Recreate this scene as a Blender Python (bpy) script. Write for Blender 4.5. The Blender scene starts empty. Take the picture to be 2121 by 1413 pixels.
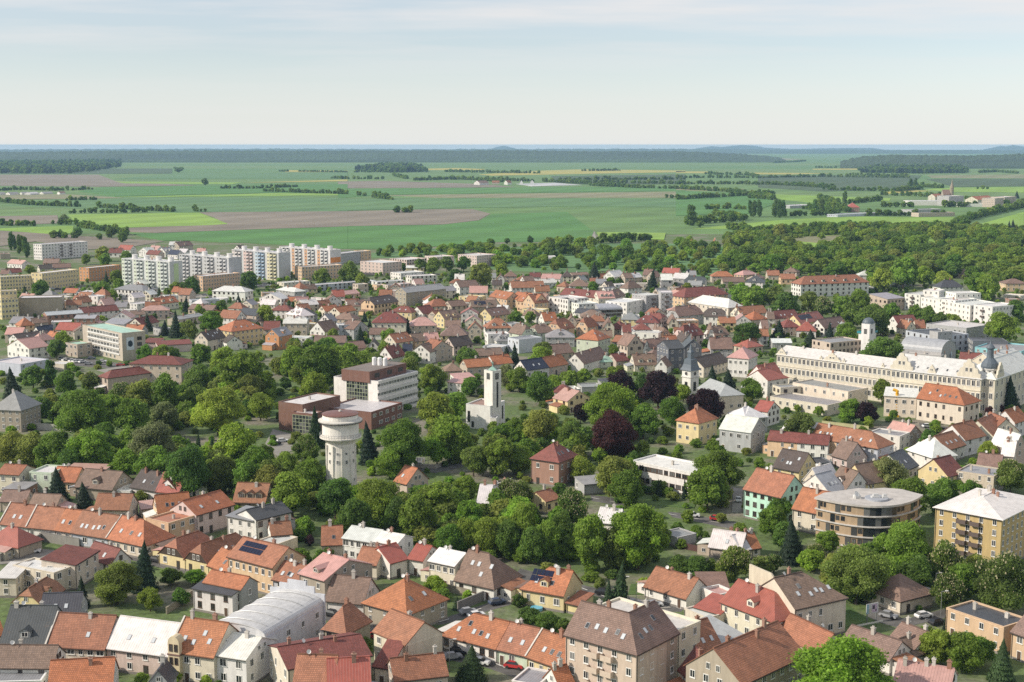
import bpy, math, random, re
import numpy as np
from mathutils import Vector
S = bpy.context.scene
R = math.radians
# ---------------------------------------------------------------- camera, sky, sun, exposure
F, CX, CY, YH, H = 2828.0, 1060.5, 706.5, 300.0, 110.0      # photograph pixels, horizon row, camera height in metres
PITCH = math.atan((CY - YH) / F)
cam_d = bpy.data.cameras.new('camera'); cam = bpy.data.objects.new('camera', cam_d)
S.collection.objects.link(cam); S.camera = cam
cam_d.sensor_width = 36.0; cam_d.lens = 36.0 * F / 2121.0
cam_d.clip_start = 1.0; cam_d.clip_end = 150000.0
cam.location = (0, 0, H); cam.rotation_euler = (math.pi / 2 - PITCH, 0, 0)
SUN_EL, SUN_AZ = R(34), R(-104)                              # azimuth clockwise from the view direction (+Y)
world = bpy.data.worlds.new('World'); S.world = world; world.use_nodes = True
def world_nodes():
    nt = world.node_tree; N = nt.nodes; L = nt.links; N.clear()
    out = N.new('ShaderNodeOutputWorld'); bg = N.new('ShaderNodeBackground'); bg.inputs[1].default_value = 0.138
    sky = N.new('ShaderNodeTexSky'); sky.sky_type = 'NISHITA'; sky.sun_disc = False
    sky.sun_elevation = SUN_EL; sky.sun_rotation = SUN_AZ
    sky.altitude = 300; sky.air_density = 1.0; sky.dust_density = 0.3; sky.ozone_density = 1.5
    tc = N.new('ShaderNodeTexCoord'); sep = N.new('ShaderNodeSeparateXYZ'); L.new(tc.outputs['Generated'], sep.inputs[0])
    zz = N.new('ShaderNodeMath'); zz.operation = 'ADD'; zz.inputs[1].default_value = 0.05; L.new(sep.outputs[2], zz.inputs[0])
    dv = N.new('ShaderNodeVectorMath'); dv.operation = 'DIVIDE'
    cmb = N.new('ShaderNodeCombineXYZ')
    for i in range(3): L.new(zz.outputs[0], cmb.inputs[i])
    L.new(tc.outputs['Generated'], dv.inputs[0]); L.new(cmb.outputs[0], dv.inputs[1])
    mp = N.new('ShaderNodeMapping'); mp.inputs['Scale'].default_value = (0.20, 0.34, 0.0); mp.inputs['Location'].default_value = (0.55, 0.31, 0)
    L.new(dv.outputs[0], mp.inputs[0])
    n1 = N.new('ShaderNodeTexNoise'); n1.inputs['Scale'].default_value = 1.6; n1.inputs['Detail'].default_value = 7; n1.inputs['Roughness'].default_value = 0.55
    L.new(mp.outputs[0], n1.inputs['Vector'])
    rmp = N.new('ShaderNodeValToRGB'); rmp.color_ramp.elements[0].position = 0.44; rmp.color_ramp.elements[1].position = 0.60
    L.new(n1.outputs[0], rmp.inputs[0])
    # more veil high up, a clear band below it, whitish at the horizon
    up = N.new('ShaderNodeMapRange'); up.inputs[1].default_value = 0.05; up.inputs[2].default_value = 0.105; L.new(sep.outputs[2], up.inputs[0])
    up.inputs[3].default_value = 0.15; up.inputs[4].default_value = 0.95
    rm2 = N.new('ShaderNodeMapRange'); rm2.inputs[3].default_value = 0.25; rm2.inputs[4].default_value = 1.0; L.new(rmp.outputs[0], rm2.inputs[0])
    mul = N.new('ShaderNodeMath'); mul.operation = 'MULTIPLY'; L.new(rm2.outputs[0], mul.inputs[0]); L.new(up.outputs[0], mul.inputs[1])
    hs = N.new('ShaderNodeHueSaturation'); hs.inputs['Saturation'].default_value = 0.62; hs.inputs['Value'].default_value = 0.55; L.new(sky.outputs[0], hs.inputs['Color'])
    mx = N.new('ShaderNodeMix'); mx.data_type = 'RGBA'; L.new(mul.outputs[0], mx.inputs[0]); tn = N.new('ShaderNodeMix'); tn.data_type = 'RGBA'; tn.blend_type = 'MULTIPLY'; tn.inputs[0].default_value = 1; L.new(hs.outputs[0], tn.inputs[6]); tn.inputs[7].default_value = (0.93, 0.985, 1.045, 1); L.new(tn.outputs[2], mx.inputs[6])
    mx.inputs[7].default_value = (3.75, 3.64, 3.60, 1)
    lo = N.new('ShaderNodeMapRange'); lo.inputs[1].default_value = 0.0; lo.inputs[2].default_value = 0.07; lo.inputs[3].default_value = 0.8; lo.inputs[4].default_value = 0.0; L.new(sep.outputs[2], lo.inputs[0])
    m3 = N.new('ShaderNodeMix'); m3.data_type = 'RGBA'; L.new(lo.outputs[0], m3.inputs[0]); L.new(mx.outputs[2], m3.inputs[6]); m3.inputs[7].default_value = (3.6, 3.65, 3.62, 1)
    L.new(m3.outputs[2], bg.inputs[0]); L.new(bg.outputs[0], out.inputs[0])
world_nodes()
sun_d = bpy.data.lights.new('sun', 'SUN'); sun_d.energy = 2.85; sun_d.angle = R(1.2); sun_d.color = (1.0, 0.90, 0.76)
sun = bpy.data.objects.new('sun', sun_d); S.collection.objects.link(sun)
sdir = Vector((math.sin(SUN_AZ) * math.cos(SUN_EL), math.cos(SUN_AZ) * math.cos(SUN_EL), math.sin(SUN_EL)))
sun.rotation_euler = sdir.to_track_quat('Z', 'Y').to_euler()
S.view_settings.view_transform = 'Standard'; S.view_settings.look = 'None'; S.view_settings.gamma = 1.0
S.view_settings.exposure = 0.74; S.view_settings.use_curve_mapping = False
S.cycles.use_denoising = False; S.cycles.denoiser = 'OPENIMAGEDENOISE'; S.cycles.denoising_input_passes = 'RGB_ALBEDO_NORMAL'; S.cycles.denoising_prefilter = 'ACCURATE'
S.cycles.max_bounces = 6; S.cycles.diffuse_bounces = 3; S.cycles.glossy_bounces = 2; S.cycles.transmission_bounces = 2
S.cycles.volume_bounces = 1; S.cycles.transparent_max_bounces = 4

# ---------------------------------------------------------------- pixel -> place on the ground (or on a plane of known height)
cp, sp = math.cos(PITCH), math.sin(PITCH)
def at(px, py, z=0.0):
    u, v = (px - CX) / F, (py - CY) / F
    d = (u, cp - v * sp, -sp - v * cp)
    t = (z - H) / d[2]
    return Vector((d[0] * t, d[1] * t, z))
def to_px(p):
    x, y, z = p[0], p[1], p[2] - H
    dep = y * cp - z * sp; up = y * sp + z * cp
    return CX + F * x / dep, CY - F * up / dep
CROP = dict(A=(560, 700, 3.9245), K2=(0, 1060, 4.0019), K3=(530, 1060, 4.0019), K4=(1060, 1060, 4.0019), K5=(1590, 1060, 3.9944),
            L0=(0, 700, 3.7875), L1=(1060, 700, 3.9245), L2=(1590, 700, 3.9247), M0=(0, 470, 4.0019), M1=(530, 470, 4.0019),
            M2=(1060, 470, 4.0019), M3=(1590, 470, 3.9944), F0=(0, 280, 2.9458), F1=(700, 280, 2.9458), F2=(1400, 280, 2.9417), Z=(0, 0, 1.0))
def cpx(c, x, y):
    a = CROP[c]; return a[0] + x / a[2], a[1] + y / a[2]
def cat(c, x, y, z=0.0): return at(*cpx(c, x, y), z)
def pair(s): a, b = s.split(','); return float(a), float(b)

# ---------------------------------------------------------------- materials
def mat(name, build):
    m = bpy.data.materials.new(name); m.use_nodes = True
    N, L = m.node_tree.nodes, m.node_tree.links
    b = N['Principled BSDF']; build(N, L, b); return m
def nz(N, L, scale, detail=4, coord=None, rough=0.6):
    t = N.new('ShaderNodeTexNoise'); t.inputs['Scale'].default_value = scale; t.inputs['Detail'].default_value = detail; t.inputs['Roughness'].default_value = rough
    if coord is not None: L.new(coord, t.inputs['Vector'])
    return t.outputs[0]
def rng(N, L, v, a, b, c, d):
    t = N.new('ShaderNodeMapRange'); L.new(v, t.inputs[0])
    for i, q in enumerate((a, b, c, d)): t.inputs[i + 1].default_value = q
    return t.outputs[0]
def mixc(N, L, f, a, b, mode='MIX'):
    t = N.new('ShaderNodeMix'); t.data_type = 'RGBA'; t.blend_type = mode
    for i, q in ((0, f), (6, a), (7, b)):
        if hasattr(q, 'is_linked'): L.new(q, t.inputs[i])
        elif i == 0: t.inputs[0].default_value = q
        else: t.inputs[i].default_value = (*q[:3], 1)
    return t.outputs[2]
def vmul(N, L, col, val):
    t = N.new('ShaderNodeVectorMath'); t.operation = 'SCALE'; L.new(col, t.inputs[0]); L.new(val, t.inputs[3]); return t.outputs[0]
def geo(N): return N.new('ShaderNodeNewGeometry').outputs['Position']
def oinf(N): return N.new('ShaderNodeObjectInfo')
def bump(N, L, b, h, st, dist=0.1):
    t = N.new('ShaderNodeBump'); t.inputs['Strength'].default_value = st; t.inputs['Distance'].default_value = dist
    L.new(h, t.inputs['Height']); L.new(t.outputs[0], b.inputs['Normal'])
def m_plaster(N, L, b):
    p = geo(N); o = oinf(N)
    mp = N.new('ShaderNodeMapping'); mp.inputs['Scale'].default_value = (1, 1, 0.25); L.new(p, mp.inputs[0])
    s = rng(N, L, nz(N, L, 0.9, 6, mp.outputs[0]), 0.3, 0.75, 1.06, 0.80)
    c = vmul(N, L, o.outputs['Color'], s)
    blot = rng(N, L, nz(N, L, 0.35, 3, p), 0.55, 0.75, 0, 0.22)
    c = mixc(N, L, blot, c, (0.27, 0.24, 0.20))
    L.new(c, b.inputs['Base Color']); b.inputs['Roughness'].default_value = 0.9
    bump(N, L, b, nz(N, L, 7, 3, p), 0.25, 0.05)
def m_tile(N, L, b):
    o = oinf(N); p = geo(N); uv = N.new('ShaderNodeUVMap').outputs[0]
    br = N.new('ShaderNodeTexBrick'); br.inputs['Scale'].default_value = 1.0; br.inputs['Brick Width'].default_value = 0.36; br.inputs['Row Height'].default_value = 0.42
    br.inputs['Mortar Size'].default_value = 0.045; br.inputs['Color1'].default_value = (1, 1, 1, 1); br.inputs['Color2'].default_value = (0.72, 0.72, 0.72, 1); br.inputs['Mortar'].default_value = (0.42, 0.42, 0.42, 1)
    L.new(uv, br.inputs['Vector'])
    c = mixc(N, L, 1.0, o.outputs['Color'], br.outputs[0], 'MULTIPLY')
    c = vmul(N, L, c, rng(N, L, nz(N, L, 0.5, 6, p), 0.3, 0.7, 0.80, 1.2))
    c = mixc(N, L, rng(N, L, nz(N, L, 0.23, 5, p), 0.56, 0.8, 0, 0.32), c, (0.10, 0.085, 0.07))
    c = mixc(N, L, rng(N, L, nz(N, L, 3.2, 3, p), 0.62, 0.8, 0, 0.35), c, (0.36, 0.24, 0.16))
    L.new(c, b.inputs['Base Color']); b.inputs['Roughness'].default_value = 0.75
    bump(N, L, b, br.outputs[1], -0.6, 0.06)
def m_metal(N, L, b):
    o = oinf(N); p = geo(N); uv = N.new('ShaderNodeUVMap').outputs[0]
    w = N.new('ShaderNodeTexWave'); w.inputs['Scale'].default_value = 0.55; w.inputs['Distortion'].default_value = 0; L.new(uv, w.inputs['Vector'])
    seam = rng(N, L, w.outputs[1], 0.93, 1.0, 0, 1)
    c = vmul(N, L, o.outputs['Color'], rng(N, L, nz(N, L, 0.6, 5, p), 0.3, 0.75, 1.08, 0.78))
    c = mixc(N, L, rng(N, L, nz(N, L, 0.9, 6, p), 0.62, 0.8, 0, 0.4), c, (0.22, 0.15, 0.10))
    c = mixc(N, L, seam, c, vmul(N, L, c, rng(N, L, seam, 0, 1, 1, 0.6)))
    L.new(c, b.inputs['Base Color']); b.inputs['Roughness'].default_value = 0.42; b.inputs['Metallic'].default_value = 0.0
    bump(N, L, b, seam, 0.5, 0.05)
def m_flat(N, L, b):
    o = oinf(N); p = geo(N)
    c = vmul(N, L, o.outputs['Color'], rng(N, L, nz(N, L, 0.4, 6, p), 0.3, 0.75, 1.12, 0.74))
    c = mixc(N, L, rng(N, L, nz(N, L, 0.13, 3, p), 0.5, 0.7, 0, 0.3), c, (0.2, 0.19, 0.18))
    L.new(c, b.inputs['Base Color']); b.inputs['Roughness'].default_value = 0.7
    bump(N, L, b, nz(N, L, 4, 4, p), 0.3, 0.05)
def m_plain(N, L, b):
    o = oinf(N); p = geo(N)
    L.new(vmul(N, L, o.outputs['Color'], rng(N, L, nz(N, L, 1.5, 4, p), 0.3, 0.7, 0.9, 1.08)), b.inputs['Base Color']); b.inputs['Roughness'].default_value = 0.6
def m_glass(N, L, b):
    o = oinf(N)
    c = mixc(N, L, rng(N, L, o.outputs['Random'], 0.45, 1.0, 0.0, 0.55), (0.018, 0.022, 0.026), (0.30, 0.30, 0.29))
    L.new(c, b.inputs['Base Color']); b.inputs['Roughness'].default_value = 0.12; b.inputs['Specular IOR Level'].default_value = 0.7
def m_sky_glass(N, L, b):
    b.inputs['Base Color'].default_value = (0.55, 0.58, 0.6, 1); b.inputs['Roughness'].default_value = 0.12; b.inputs['Specular IOR Level'].default_value = 0.9  # pale base colour paints the bright sky reflection into the pane
def flatmat(name, col, rough=0.6, metal=0.0):
    def f(N, L, b):
        b.inputs['Base Color'].default_value = (*col, 1); b.inputs['Roughness'].default_value = rough; b.inputs['Metallic'].default_value = metal
    return mat(name, f)
def m_leaf(N, L, b):
    o = oinf(N); p = geo(N)
    at_ = N.new('ShaderNodeAttribute'); at_.attribute_name = 'tint'
    c = vmul(N, L, o.outputs['Color'], rng(N, L, at_.outputs['Fac'], 0, 1, 0.6, 1.7))
    c = vmul(N, L, c, rng(N, L, nz(N, L, 0.16, 3, p), 0.3, 0.7, 0.75, 1.25))
    hs = N.new('ShaderNodeHueSaturation'); L.new(rng(N, L, o.outputs['Random'], 0, 1, 0.478, 0.515), hs.inputs['Hue'])
    L.new(rng(N, L, o.outputs['Random'], 0, 1, 1.2, 0.92), hs.inputs['Value']); L.new(c, hs.inputs['Color'])
    L.new(hs.outputs[0], b.inputs['Base Color']); b.inputs['Roughness'].default_value = 0.55; b.inputs['Specular IOR Level'].default_value = 0.25
    tr = N.new('ShaderNodeBsdfTranslucent'); L.new(vmul(N, L, hs.outputs[0], rng(N, L, at_.outputs['Fac'], 0, 1, 1.5, 1.5)), tr.inputs[0])
    ms = N.new('ShaderNodeMixShader'); ms.inputs[0].default_value = 0.5
    L.new(b.outputs[0], ms.inputs[1]); L.new(tr.outputs[0], ms.inputs[2]); L.new(ms.outputs[0], N['Material Output'].inputs[0])
MT = dict(plaster=mat('plaster', m_plaster), tile=mat('roof_tiles', m_tile), metal=mat('sheet_roof', m_metal), flat=mat('flat_roof', m_flat),
          plain=mat('painted', m_plain), glass=mat('glass', m_glass), skyglass=mat('roof_glass_painted_sky', m_sky_glass), leaf=mat('leaf', m_leaf),
          white=flatmat('white_frame', (0.72, 0.71, 0.68), 0.5), brown=flatmat('brown_frame', (0.10, 0.06, 0.04), 0.6),
          dark=flatmat('dark_metal', (0.05, 0.045, 0.04), 0.5), bark=flatmat('bark', (0.07, 0.05, 0.035), 0.95),
          solar=flatmat('solar_cell', (0.012, 0.016, 0.04), 0.15), blossom=flatmat('blossom', (0.62, 0.56, 0.36), 0.8),
          tyre=flatmat('tyre', (0.02, 0.02, 0.02), 0.8), steel=flatmat('steel', (0.35, 0.36, 0.37), 0.4, 0.6))

# ---------------------------------------------------------------- mesh builder
COL = S.collection
class MB:
    def __init__(s): s.v = []; s.f = []; s.m = []; s.u = []
    def poly(s, pts, m=0, uv=None):
        n = len(s.v); s.v += [tuple(p) for p in pts]; s.f.append(tuple(range(n, n + len(pts)))); s.m.append(m)
        s.u += list(uv) if uv else [(0.0, 0.0)] * len(pts); return s
    def box(s, x0, x1, y0, y1, z0, z1, m=0, bottom=True):
        a = [(x0, y0, z0), (x1, y0, z0), (x1, y1, z0), (x0, y1, z0), (x0, y0, z1), (x1, y0, z1), (x1, y1, z1), (x0, y1, z1)]
        for q in ((0, 1, 5, 4), (1, 2, 6, 5), (2, 3, 7, 6), (3, 0, 4, 7), (4, 5, 6, 7)) + (((3, 2, 1, 0),) if bottom else ()):
            s.poly([a[i] for i in q], m)
        return s
    def tube(s, rings, n=24, m=0, cap=True, c=(0, 0)):          # lathe: rings = [(radius, z)]
        P = [[(c[0] + r * math.cos(2 * math.pi * k / n), c[1] + r * math.sin(2 * math.pi * k / n), z) for k in range(n)] for r, z in rings]
        for a, b in zip(P, P[1:]):
            for k in range(n): s.poly([a[k], a[(k + 1) % n], b[(k + 1) % n], b[k]], m)
        if cap: s.poly(P[-1], m); s.poly(P[0][::-1], m)
        return s
    def bar(s, p, q, w, m=0):                                   # square bar between two points
        p, q = Vector(p), Vector(q); d = (q - p).normalized(); a = d.orthogonal().normalized() * w; b = d.cross(a)
        c = [[o + a * i + b * j for i, j in ((-1, -1), (1, -1), (1, 1), (-1, 1))] for o in (p, q)]
        for k in range(4): s.poly([c[0][k], c[0][(k + 1) % 4], c[1][(k + 1) % 4], c[1][k]], m)
        s.poly(c[0][::-1], m); s.poly(c[1], m); return s
    def slab(s, polys, th, m=0, uvs=None):                      # planar polygons thickened downward, closed at the outer edges
        cnt = {}; key = lambda p: (round(p[0], 3), round(p[1], 3), round(p[2], 3))
        for i, P in enumerate(polys):
            s.poly(P, m, uvs[i] if uvs else None)
            s.poly([(p[0], p[1], p[2] - th) for p in P][::-1], m)
            for a, b in zip(P, P[1:] + P[:1]):
                k = (key(a), key(b)); k2 = (k[1], k[0])
                if k2 in cnt: cnt.pop(k2)
                else: cnt[k] = (a, b)
        for a, b in cnt.values():
            s.poly([a, (a[0], a[1], a[2] - th), (b[0], b[1], b[2] - th), b][::-1], m)
        return s
    def mesh(s, name, mats):
        me = bpy.data.meshes.new(name); me.from_pydata(s.v, [], s.f)
        for k in mats: me.materials.append(MT[k])
        me.polygons.foreach_set('material_index', s.m)
        l = me.uv_layers.new(name='UVMap'); l.data.foreach_set('uv', [c for q in s.u for c in q])
        me.update(); return me
    def build(s, name, mats, parent=None, color=None):
        return link(name, s.mesh(name, mats), parent, color)
def link(name, data, parent=None, color=None, loc=None, rot=None, scale=None):
    o = bpy.data.objects.new(name, data); COL.objects.link(o)
    if parent: o.parent = parent
    if color: o.color = (*color[:3], 1)
    if loc is not None: o.location = loc
    if rot is not None: o.rotation_euler = rot
    if scale is not None: o.scale = scale
    return o
THINGS = []
def tag(o, label=None, cat=None, group=None, desc=None, pos=None):
    if cat: o['category'] = cat
    if label: o['label'] = label
    if group: o['group'] = group
    THINGS.append((o, label, desc, pos)); return o
def struct(o, kind='structure', label=None):
    o['kind'] = kind
    if label: o['label'] = label
    return o
def empty(name, loc, rz=0.0):
    return link(name, None, None, None, loc, (0, 0, rz))
def jit(c, a=0.08, rnd=random):
    k = 1 + rnd.uniform(-a, a); return tuple(max(0.0, min(0.92, x * k * (1 + rnd.uniform(-a / 3, a / 3)))) for x in c)

# shared small meshes: window (frame, sill, pane), roof window, door, chimney pieces
def window_mesh(fr, name, mull):
    b = MB(); t = 0.085
    b.box(-.5, -.5 + t, -.09, 0, 0, 1).box(.5 - t, .5, -.09, 0, 0, 1).box(-.5 + t, .5 - t, -.09, 0, 0, t).box(-.5 + t, .5 - t, -.09, 0, 1 - t, 1)
    for x in mull: b.box(x - .035, x + .035, -.07, 0, t, 1 - t)
    b.box(-.57, .57, -.17, 0, -.05, 0.0)
    return b.mesh(name, [fr])
PANE = MB().poly([(-.45, -.03, .05), (.45, -.03, .05), (.45, -.03, .95), (-.45, -.03, .95)]).box(-.45, .45, -.028, 0, .05, .95).mesh('pane', ['glass'])
def full_window(fr, name, mull):
    b = MB(); t = 0.085
    b.box(-.5, -.5 + t, -.09, 0, 0, 1).box(.5 - t, .5, -.09, 0, 0, 1).box(-.5 + t, .5 - t, -.09, 0, 0, t).box(-.5 + t, .5 - t, -.09, 0, 1 - t, 1)
    for x in mull: b.box(x - .035, x + .035, -.07, 0, t, 1 - t)
    b.box(-.45, .45, -.03, 0, .05, .95, 1)
    return b.mesh(name, [fr, 'glass'])
WIN_N = {k: window_mesh(k, 'window', (0.0,)) for k in ('white', 'brown')}
WIN_F = {k: full_window(k, 'window', (0.0,)) for k in ('white', 'brown', 'dark')}
SKYL = MB().box(-.5, .5, -.65, .65, -.05, .10, 0).box(-.40, .40, -.55, .55, .05, .115, 1).mesh('roof_window', ['steel', 'skyglass'])
SKYD = MB().box(-.5, .5, -.65, .65, -.05, .10, 0).box(-.40, .40, -.55, .55, .05, .115, 1).mesh('roof_window', ['steel', 'glass'])
DOOR = MB().box(-.5, .5, -.06, 0, 0, 1, 0).box(-.38, .38, -.10, 0, .04, .93, 1).mesh('door', ['white', 'brown'])
DOORW = MB().box(-.5, .5, -.06, 0, 0, 1, 0).box(-.40, .40, -.10, 0, .04, .93, 1).mesh('door', ['brown', 'dark'])
CHIM = MB().box(-.4, .4, -.3, .3, 0, 1, 0).box(-.5, .5, -.4, .4, 1, 1.1, 0).box(-.2, -.02, -.1, .1, 1.1, 1.32, 0).box(.05, .25, -.1, .1, 1.1, 1.28, 0).mesh('chimney', ['plaster'])
DISH = MB().tube([(.02, 0), (.28, .04), (.42, .12)], 10, 0, False).bar((0, 0, 0), (0, .3, -.2), .03, 0).mesh('satellite_dish', ['white'])
SOLAR = MB().box(-.5, .5, -.8, .8, .06, .12, 0).mesh('solar_panel', ['solar'])
# ---------------------------------------------------------------- houses
WALL = dict(w=(.74, .72, .68), c=(.68, .62, .51), y=(.68, .57, .32), o=(.64, .46, .30), a=(.56, .28, .13), g=(.40, .40, .40), b=(.52, .44, .36), p=(.62, .50, .46),
            n=(.56, .62, .50), l=(.50, .53, .58), k=(.14, .15, .17), r=(.34, .20, .15), t=(.38, .33, .26), m=(.46, .72, .58), q=(.50, .37, .18), u=(.28, .55, .60))
WNAME = dict(w='white', c='cream', y='yellow', o='peach', a='orange', g='grey', b='beige', p='pinkish', n='pale green', l='pale blue', k='charcoal', r='brick', t='tan', m='mint', q='ochre', u='turquoise')
ROOF = dict(O=(.53, .205, .10), T=(.43, .19, .11), B=(.30, .20, .158), D=(.125, .10, .09), R=(.38, .115, .085), M=(.26, .085, .07), W=(.70, .69, .67), G=(.30, .30, .31),
            K=(.075, .08, .09), P=(.52, .31, .27), V=(.36, .56, .46), U=(.04, .055, .10), S=(.42, .44, .46))
RNAME = dict(O='orange', T='terracotta', B='brown', D='dark brown', R='red', M='maroon', W='white', G='grey', K='black', P='pale red', V='pale green', U='navy', S='silver')
RMAT = dict(O='tile', T='tile', B='tile', D='tile', R='metal', M='tile', W='metal', G='metal', K='metal', P='metal', V='flat', U='tile', S='metal')
CAMP = Vector((0, 0, H))
rnd = random.Random(7)
def roof_polys(kind, L, D, h, r, ov, og, hipL=True, hipR=True):
    """polygons in a frame with the ridge along x; returns polygons and the gable outlines of the two ends"""
    s = r / (D / 2); e = h - s * ov; P = []; z1 = h + r
    if kind == 'g':
        a = -og if not hipL else -ov; b = L + og if not hipR else L + ov
        il = min(D / 2, L * .48) if hipL else -og; ir = L - min(D / 2, L * .48) if hipR else L + og
        if hipL and hipR and L <= D * 1.001: il = ir = L / 2
        P.append([(a, -ov, e), (b, -ov, e), (ir, D / 2, z1)] + ([(il, D / 2, z1)] if abs(ir - il) > .01 else []))
        P.append([(b, D + ov, e), (a, D + ov, e), (il, D / 2, z1)] + ([(ir, D / 2, z1)] if abs(ir - il) > .01 else []))
        if hipR: P.append([(b, -ov, e), (b, D + ov, e), (ir, D / 2, z1)])
        if hipL: P.append([(a, D + ov, e), (a, -ov, e), (il, D / 2, z1)])
        gl = None if hipL else [(D / 2, z1)]; gr = None if hipR else [(D / 2, z1)]
        return P, gl, gr, (il, ir)
    t = .52; yk, zk, ins = t * D / 2, h + t * r, (1 - t) * D / 2 * .8
    a, b = -og, L + og
    P.append([(a, -ov, e), (b, -ov, e), (b, yk, zk), (L - ins, D / 2, z1), (ins, D / 2, z1), (a, yk, zk)])
    P.append([(b, D + ov, e), (a, D + ov, e), (a, D - yk, zk), (ins, D / 2, z1), (L - ins, D / 2, z1), (b, D - yk, zk)])
    P.append([(b, yk, zk), (b, D - yk, zk), (L - ins, D / 2, z1)]); P.append([(a, D - yk, zk), (a, yk, zk), (ins, D / 2, z1)])
    g = [(yk, zk), (D - yk, zk)]
    return P, g, g, (ins, L - ins)
def face_uv(P, swap=False):
    o = Vector(P[0]); n = (Vector(P[1]) - o).cross(Vector(P[2]) - o).normalized()
    u = Vector((0, 0, 1)).cross(n)
    u = Vector((1, 0, 0)) if u.length < 1e-3 else u.normalized()
    v = n.cross(u); return [((Vector(p)).dot(u), (Vector(p)).dot(v)) for p in P]
class House: pass
HOUSES = []
def house(c, typ, a, b, D, h, r, wc, rc, o, name='house', label=None, cat='house', group=None):
    A, B = cat_(c, a, h), cat_(c, b, h)
    X = (B - A); L = max(2.0, math.hypot(X.x, X.y)); ang = math.atan2(X.y, X.x)
    root = empty(name, (A.x, A.y, 0), ang)
    depth = A.y; near = depth < 470; scale = F / depth * .4828
    q = House(); q.root, q.L, q.D, q.h, q.r, q.near, q.o = root, L, D, h, r, near, o
    ca, sa = math.cos(ang), math.sin(ang)
    W = lambda x, y, z: Vector((A.x + x * ca - y * sa, A.y + x * sa + y * ca, z))
    q.W = W
    wcol = jit(WALL[wc[0]], .07, rnd); rcol = jit(ROOF[rc], .12, rnd); rm = RMAT[rc]
    if typ[0] == 'f' and rm == 'tile': rm = 'flat'
    wm = MB(); rb = MB(); ridge = None; ov = .45 if h < 9 else .6
    if typ[0] == 'f':
        for P in ([(0, 0), (L, 0)], [(L, 0), (L, D)], [(L, D), (0, D)], [(0, D), (0, 0)]):
            (x0, y0), (x1, y1) = P; wm.poly([(x0, y0, 0), (x1, y1, 0), (x1, y1, h), (x0, y0, h)])
        t = .28; ins = [(t, t), (L - t, t), (L - t, D - t), (t, D - t)]; out = [(0, 0), (L, 0), (L, D), (0, D)]
        for k in range(4):
            k2 = (k + 1) % 4
            wm.poly([(*out[k], h), (*out[k2], h), (*ins[k2], h), (*ins[k], h)]); wm.poly([(*ins[k], h), (*ins[k2], h), (*ins[k2], h - r - .02), (*ins[k], h - r - .02)])
        rb.poly([(*p, h - r) for p in ins], 0, [p for p in ins])
        # metal capping of the parapet
        cb = MB(); cz0, cz1 = h + .004, h + .07
        cb.box(-.08, L + .08, -.08, t + .05, cz0, cz1).box(-.08, L + .08, D - t - .05, D + .08, cz0, cz1).box(-.08, t + .05, t + .05, D - t - .05, cz0, cz1).box(L - t - .05, L + .08, t + .05, D - t - .05, cz0, cz1)
        cap = cb
    elif typ[0] == 'm':
        for P in ([(0, 0, h), (L, 0, h)], [(L, 0, h), (L, D, h + r)], [(L, D, h + r), (0, D, h + r)], [(0, D, h + r), (0, 0, h)]):
            (x0, y0, z0), (x1, y1, z1) = P; wm.poly([(x0, y0, 0), (x1, y1, 0), (x1, y1, z1), (x0, y0, z0)])
        s = r / D; P = [(-.3, -ov, h - s * ov + .22), (L + .3, -ov, h - s * ov + .22), (L + .3, D + .2, h + r + s * .2 + .22), (-.3, D + .2, h + r + s * .2 + .22)]
        rb.slab([P], .2, 0, [face_uv(P)])
    elif typ[0] == 'b':
        n = 14; arc = [(D / 2 - D / 2 * math.cos(math.pi * k / n), h + r * math.sin(math.pi * k / n)) for k in range(n + 1)]
        wm.poly([(0, 0, 0), (L, 0, 0), (L, 0, h), (0, 0, h)]); wm.poly([(L, D, 0), (0, D, 0), (0, D, h), (L, D, h)])
        wm.poly([(L, 0, 0), (L, D, 0)] + [(L, y, z) for y, z in arc[::-1]]); wm.poly([(0, D, 0), (0, 0, 0)] + [(0, y, z) for y, z in arc])
        cl = 0; PS, US = [], []
        for (y0, z0), (y1, z1) in zip(arc, arc[1:]):
            P = [(-.2, y0, z0 + .2), (L + .2, y0, z0 + .2), (L + .2, y1, z1 + .2), (-.2, y1, z1 + .2)]; d = math.hypot(y1 - y0, z1 - z0)
            PS.append(P); US.append([(0, cl), (L, cl), (L, cl + d), (0, cl + d)]); cl += d
        rb.slab(PS, .2, 0, US)
    else:
        ax = 'p' in typ or (typ[0] == 'h' and len(typ) == 1 and D > L)
        l2, d2 = (D, L) if ax else (L, D)
        kind = 'k' if 'k' in typ else 'g'
        hl = typ in ('h', 'hl'); hr = typ in ('h', 'hr')
        P, gl, gr, (il, ir) = roof_polys(kind, l2, d2, h, r, ov, .22, hl, hr)
        T = (lambda x, y, z: (L - y, x, z)) if ax else (lambda x, y, z: (x, y, z))
        PS = [[T(x, y, z + .22) for x, y, z in p] for p in P]
        rb.slab(PS, .2, 0, [face_uv(p) for p in PS])
        for x0, x1 in ((il + .1, ir - .1),):
            if x1 > x0 + .2:
                e = [T(x0, d2 / 2 - .16, h + r + .12), T(x1, d2 / 2 + .16, h + r + .34)]
                rb.box(min(e[0][0], e[1][0]), max(e[0][0], e[1][0]), min(e[0][1], e[1][1]), max(e[0][1], e[1][1]), e[0][2], e[1][2])
        q.ridge = (T(il, d2 / 2, h + r), T(ir, d2 / 2, h + r)); ridge = q.ridge
        wm.poly([T(0, 0, 0), T(l2, 0, 0), T(l2, 0, h), T(0, 0, h)]); wm.poly([T(l2, d2, 0), T(0, d2, 0), T(0, d2, h), T(l2, d2, h)])
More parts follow.
